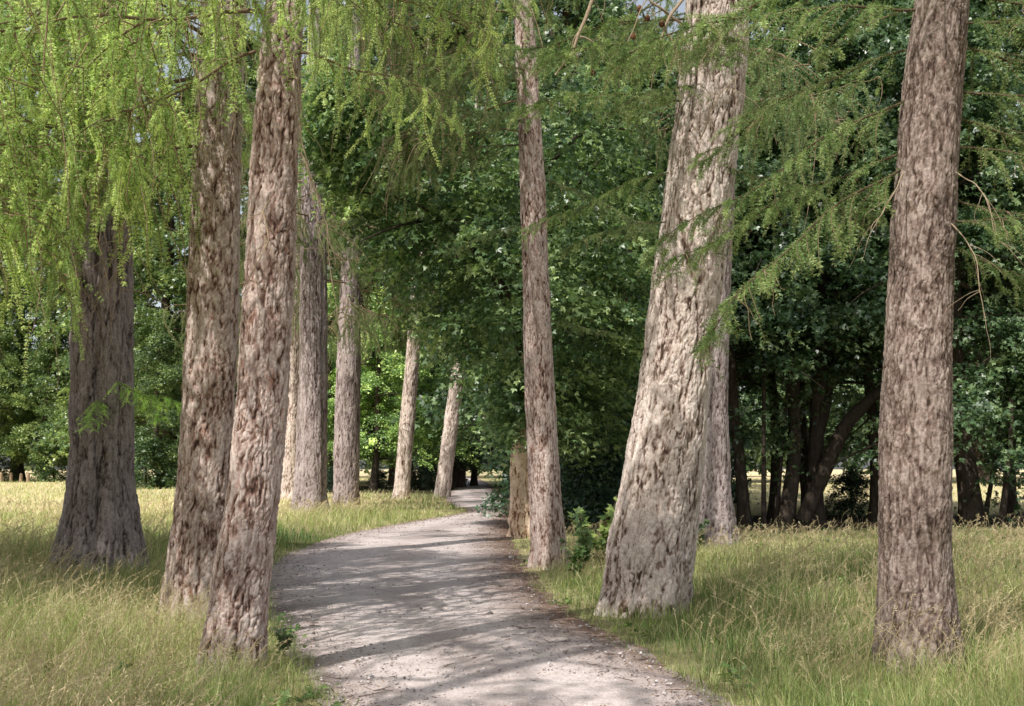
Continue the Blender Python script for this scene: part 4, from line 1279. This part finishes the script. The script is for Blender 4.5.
def grass(n, d0, d1, seed, seg=3):
    x, y, d, rg = scatter(n, d0, d1, seed)
    pd = path_dist(x, y)
    e = -0.04 + 0.13 * n2(x, y, 3.0, 31) + 0.05 * n2(x, y, 9, 32)
    dry, wood = zones(x, y)
    clump = n2(x, y, 1.6, 33) * 0.6 + n2(x, y, 5.0, 34) * 0.4
    keep = (pd > e) & clear_of_trunks(x, y) & (rg.random(n) > wood * 0.88) & (rg.random(n) < 0.8 + 0.5 * clump)
    x, y, d, pd, dry, wood, clump = (v[keep] for v in (x, y, d, pd, dry, wood, clump))
    n = len(x)
    left = x < pathL(y)
    hgt = np.where(left, 0.35, 0.29) * (1 + 0.9 * clump) * rg.uniform(0.4, 1.25, n)
    hgt *= 0.36 + 0.64 * sstep(-0.05, 0.8, pd + 0.35 * np.exp(-((x - TRUNKS[9][0]) ** 2 + (y - TRUNKS[9][1]) ** 2) / 0.6))
    hgt *= 1 - 0.5 * wood
    hgt = np.where(~left & (y > 17), hgt * (1 - 0.45 * sstep(17, 24, y)), hgt)
    hgt = np.where(left & (y > 20) & (pd > 5), hgt * 0.8, hgt)
    w = 0.0045 * np.maximum(1, d / 8.5) * rg.uniform(0.6, 1.4, n)
    az = rg.uniform(0, 2 * PI, n)
    bend = hgt * rg.uniform(0.1, 1.25, n)
    dirx, diry = np.cos(az), np.sin(az)
    # blade faces: across vector random
    az2 = az + PI / 2 + rg.normal(0, 0.4, n)
    sx, sy = np.cos(az2), np.sin(az2)
    z0 = gz(x, y) - 0.01
    t = np.linspace(0, 1, seg + 1)
    rows = []
    for k, tk in enumerate(t):
        px_ = x + dirx * bend * tk ** 2
        py_ = y + diry * bend * tk ** 2
        pz_ = z0 + hgt * (tk - 0.28 * (bend / np.maximum(hgt, 1e-4)) * tk ** 2.5)
        ww = w * (1 - tk) ** 0.7 * 0.5
        if k < seg:
            rows.append(np.stack([px_ - sx * ww, py_ - sy * ww, pz_], -1))
            rows.append(np.stack([px_ + sx * ww, py_ + sy * ww, pz_], -1))
        else:
            rows.append(np.stack([px_, py_, pz_], -1))
    V = np.stack(rows, 1)
    nv = V.shape[1]
    b = (np.arange(n) * nv)[:, None]
    Q = np.concatenate([b + np.array([2 * k, 2 * k + 1, 2 * k + 3, 2 * k + 2]) for k in range(seg - 1)])
    T = b + np.array([2 * seg - 2, 2 * seg - 1, 2 * seg])
    tint = np.clip(dry * 0.75 + rg.normal(0.0, 0.17, n) + 0.25 * n2(x, y, 0.5, 35) - 0.12 * clump + (rg.random(n) < 0.10) * 0.4, 0, 1)
    tv = np.repeat(tint, nv).reshape(n, nv) + np.repeat(t, 2)[:nv] * 0.16 - 0.10
    return V.reshape(-1, 3), Q, T, np.clip(tv, 0, 1).ravel()


acc = Acc()
V, Q, T, a = grass(300000, 4.0, 40, 61)
acc.add(V, Q, T, a)
V, Q, T, a = grass(110000, 35, 170, 62, 2)
acc.add(V, Q, T, a)
top('meadow_grass', acc.mesh('meadow_grass', M_GRASS), 'stuff', 'tall green and straw coloured grass on both sides of the path', 'grass')


def seed_grass(n, d0, d1, seed):
    x, y, d, rg = scatter(n, d0, d1, seed)
    pd = path_dist(x, y)
    dry, wood = zones(x, y)
    cl = n2(x, y, 0.9, 41) * 0.6 + n2(x, y, 2.6, 42) * 0.4
    keep = (pd > 0.45) & clear_of_trunks(x, y, 0.05) & (rg.random(n) < 0.42 + 1.5 * cl) & (rg.random(n) > wood * 0.8)
    x, y, d, cl, pd = x[keep], y[keep], d[keep], cl[keep], pd[keep]
    n = len(x)
    h = rg.uniform(0.32, 0.66, n) * (1 + 0.3 * cl) * (0.6 + 0.4 * sstep(0.3, 1.5, pd))
    h = np.where((x > pathR(y)) & (y > 17), h * (1 - 0.4 * sstep(17, 24, y)), h)
    az = rg.normal(0.3, 1.3, n)
    bend = h * rg.uniform(0.1, 0.95, n)
    ws = np.maximum(1, d / 10)
    t = np.linspace(0, 1, 7)
    P = np.stack([x[:, None] + (np.cos(az) * bend)[:, None] * t ** 2, y[:, None] + (np.sin(az) * bend)[:, None] * t ** 2,
                  gz(x, y)[:, None] + h[:, None] * (t - 0.22 * (bend / h)[:, None] * t ** 3)], -1)
    acc = Acc()
    V, Q = tubes(P, np.broadcast_to(0.0013 * ws[:, None], (n, 7)), 3)
    tint = rg.uniform(0.2, 0.9, n)
    acc.add(V, Q, a=np.repeat(tint, 21))
    # seed heads: drooping spikelets along the last quarter
    K = 16
    tt = 0.72 + 0.30 * (np.arange(K)[None] + rg.random((n, K))) / K
    f = np.clip(tt, 0, 1) * 6
    i0 = np.clip(f.astype(int), 0, 5)
    fr = (f - i0)[..., None]
    m = np.arange(n)[:, None]
    B_ = (P[m, i0] * (1 - fr) + P[m, i0 + 1] * fr).reshape(-1, 3)
    T_ = norm((P[:, -1] - P[:, -2]))
    T_ = np.repeat(T_, K, 0)
    nn = len(B_)
    wsr = np.repeat(ws, K)[:, None]
    spread = np.repeat(rg.uniform(0.15, 0.9, n), K)[:, None]
    dv = norm(T_ + spread * rg.normal(0, 1, (nn, 3)) + np.array([0, 0, -0.25]))
    s = norm(np.cross(dv, rg.normal(0, 1, (nn, 3))))
    ln = rg.uniform(0.014, 0.034, (nn, 1)) * (0.6 + 0.4 * wsr)
    wd = rg.uniform(0.003, 0.005, (nn, 1)) * wsr
    V = np.stack([B_, B_ + dv * ln * 0.5 + s * wd * 0.5, B_ + dv * ln, B_ + dv * ln * 0.5 - s * wd * 0.5], 1).reshape(-1, 3)
    acc.add(V, Q=np.arange(4 * nn).reshape(-1, 4), a=np.repeat(np.clip(np.repeat(tint, K) + rg.normal(0.1, 0.15, nn), 0, 1), 4))
    return acc.mesh('seed_grass', M_SEED)


top('seed_grass', seed_grass(34000, 5.0, 45, 63), 'stuff', 'dry tan seed heads nodding above the green grass', 'grass')

def weeds(seed, nc=420):
    x, y, d, rg = scatter(nc, 5.2, 30, seed)
    pd = path_dist(x, y)
    k = (pd > 0.02) & clear_of_trunks(x, y, 0.02) & ((pd < 0.5) | (rg.random(nc) < 0.45))
    x, y = x[k], y[k]
    n = len(x)
    per = 16
    r = np.abs(rg.normal(0, 0.13, (n, per)))
    a = rg.uniform(0, 6.28, (n, per))
    P = np.stack([x[:, None] + r * np.cos(a), y[:, None] + r * np.sin(a), gz(x, y)[:, None] + rg.uniform(0.03, 0.24, (n, 1)) * rg.uniform(0.3, 1, (n, per))], -1).reshape(-1, 3)
    m = len(P)
    acc = Acc()
    o = np.stack([np.cos(a).ravel(), np.sin(a).ravel(), np.full(m, -0.1)], -1)
    leaves(acc, P, norm(np.array([0, 0, 1.0]) + rg.normal(0, 0.45, (m, 3))), o, np.repeat(rg.uniform(0.03, 0.075, n), per) * rg.uniform(0.6, 1.2, m), rg.normal(0.6, 0.2, m))
    return acc.mesh('meadow_weeds', M_LEAF)


top('meadow_weed', weeds(91), 'stuff', 'low broad leaved weeds scattered through the grass beside the path', 'weeds', color=(1.5, 1.6, 1.1))

# fallen leaves and twigs along the edges of the path
rg = np.random.default_rng(71)
n = 9000
y = 5.5 * (45 / 5.5) ** rg.random(n)
side = rg.random(n)
lx, rx = pathL(y), pathR(y)
off = np.abs(rg.normal(0, 0.55, n))
x = np.where(side < 0.28, lx + off, np.where(side < 0.85, rx - off, lx + (rx - lx) * rg.random(n)))
P = np.stack([x, y, gz(x, y) + 0.042], -1)
acc = Acc()
leaves(acc, P, norm(np.array([0, 0, 1.0]) + rg.normal(0, 0.25, (n, 3))), rg.normal(0, 1, (n, 3)), rg.uniform(0.008, 0.024, n) * np.maximum(1, y / 16), rg.random(n))
m_ = 260
idx = rg.integers(0, n, m_)
a = rg.uniform(0, 6.28, m_)
l = rg.uniform(0.03, 0.11, m_)
u = np.linspace(-1, 1, 4)
TP = P[idx][:, None] + np.stack([np.outer(np.cos(a) * l, u), np.outer(np.sin(a) * l, u), np.outer(rg.uniform(0, 0.004, m_), u ** 2)], -1)
V, Q = tubes(TP, np.full((m_, 4), 0.0024), 4)
acc.add(V, Q, a=0.35)
top('leaf_litter', acc.mesh('leaf_litter', M_LITTER), 'stuff', 'brown fallen leaves and twigs scattered along the path edges', 'leaf litter')

# loose stones on the path
rg = np.random.default_rng(81)
n = 4200
y = 5.0 * (24 / 5.0) ** rg.random(n)
lx, rx = pathL(y), pathR(y)
x = lx + (rx - lx) * np.clip(rg.beta(0.75, 0.75, n), 0.0, 1.0)
O6 = np.array([(1, 0, 0), (0, 1, 0), (-1, 0, 0), (0, -1, 0), (0.1, 0.1, 1), (0, 0, -1.0)])
sz = rg.gamma(2.2, 0.0032, n) + 0.003
sc = sz[:, None] * np.stack([rg.uniform(0.7, 1.3, n), rg.uniform(0.7, 1.3, n), rg.uniform(0.4, 0.8, n)], -1)
V = O6[None] * sc[:, None] * rg.uniform(0.8, 1.2, (n, 6, 1))
a = rg.uniform(0, 6.28, n)[:, None]
V = np.stack([V[..., 0] * np.cos(a) - V[..., 1] * np.sin(a), V[..., 0] * np.sin(a) + V[..., 1] * np.cos(a), V[..., 2]], -1)
V = V + np.stack([x, y, gz(x, y) + 0.034 + sc[:, 2] * 0.4], -1)[:, None]
T8 = np.array([(0, 1, 4), (1, 2, 4), (2, 3, 4), (3, 0, 4), (1, 0, 5), (2, 1, 5), (3, 2, 5), (0, 3, 5)])
acc = Acc()
acc.add(V.reshape(-1, 3), T=((np.arange(n) * 6)[:, None, None] + T8[None]).reshape(-1, 3), a=np.repeat(rg.uniform(0, 1, n), 6))
M_STONE = leaf_material('loose_stone', (0.22, 0.19, 0.18), (0.42, 0.375, 0.36), (0.62, 0.57, 0.55), (0, 0, 0), 0.0, 0.2, 0.85)
top('loose_gravel', acc.mesh('loose_gravel', M_STONE), 'stuff', 'loose grey stones lying on the path', 'gravel')

# ------------------------------------------------------------------ light
SUN = Vector((-0.36, -0.56, 0.80)).normalized()
el = math.asin(SUN.z)
w = bpy.data.worlds.new('World')
scene.world = w
w.use_nodes = True
nt = w.node_tree
for n_ in list(nt.nodes):
    nt.nodes.remove(n_)
sky = nt.nodes.new('ShaderNodeTexSky')
sky.sky_type = 'NISHITA'
sky.sun_disc = False
sky.sun_elevation = el
sky.sun_rotation = math.atan2(SUN.x, SUN.y)
sky.air_density = 1.0
sky.dust_density = 2.5
sky.ozone_density = 0.6
bg = nt.nodes.new('ShaderNodeBackground')
bg.inputs[1].default_value = 0.15
wo = nt.nodes.new('ShaderNodeOutputWorld')
hz = nt.nodes.new('ShaderNodeHueSaturation')
hz.inputs['Saturation'].default_value = 0.45
hz.inputs['Value'].default_value = 1.2
nt.links.new(sky.outputs[0], hz.inputs['Color'])
nt.links.new(hz.outputs[0], bg.inputs[0])
nt.links.new(bg.outputs[0], wo.inputs[0])
sd = bpy.data.lights.new('sun', 'SUN')
sd.energy = 5.0
sd.angle = math.radians(0.53)
sd.color = (1.0, 0.965, 0.90)
so = bpy.data.objects.new('sun', sd)
so.rotation_euler = SUN.to_track_quat('Z', 'Y').to_euler()
link(so)

scene.view_settings.view_transform = 'Standard'
scene.view_settings.look = 'None'
scene.view_settings.exposure = 0
cy = scene.cycles
cy.max_bounces = 5
cy.diffuse_bounces = 4
cy.use_adaptive_sampling = True
cy.adaptive_threshold = 0.02
cy.glossy_bounces = 2
cy.transmission_bounces = 4
cy.transparent_max_bounces = 4
cy.caustics_reflective = False
cy.caustics_refractive = False
cy.use_denoising = True
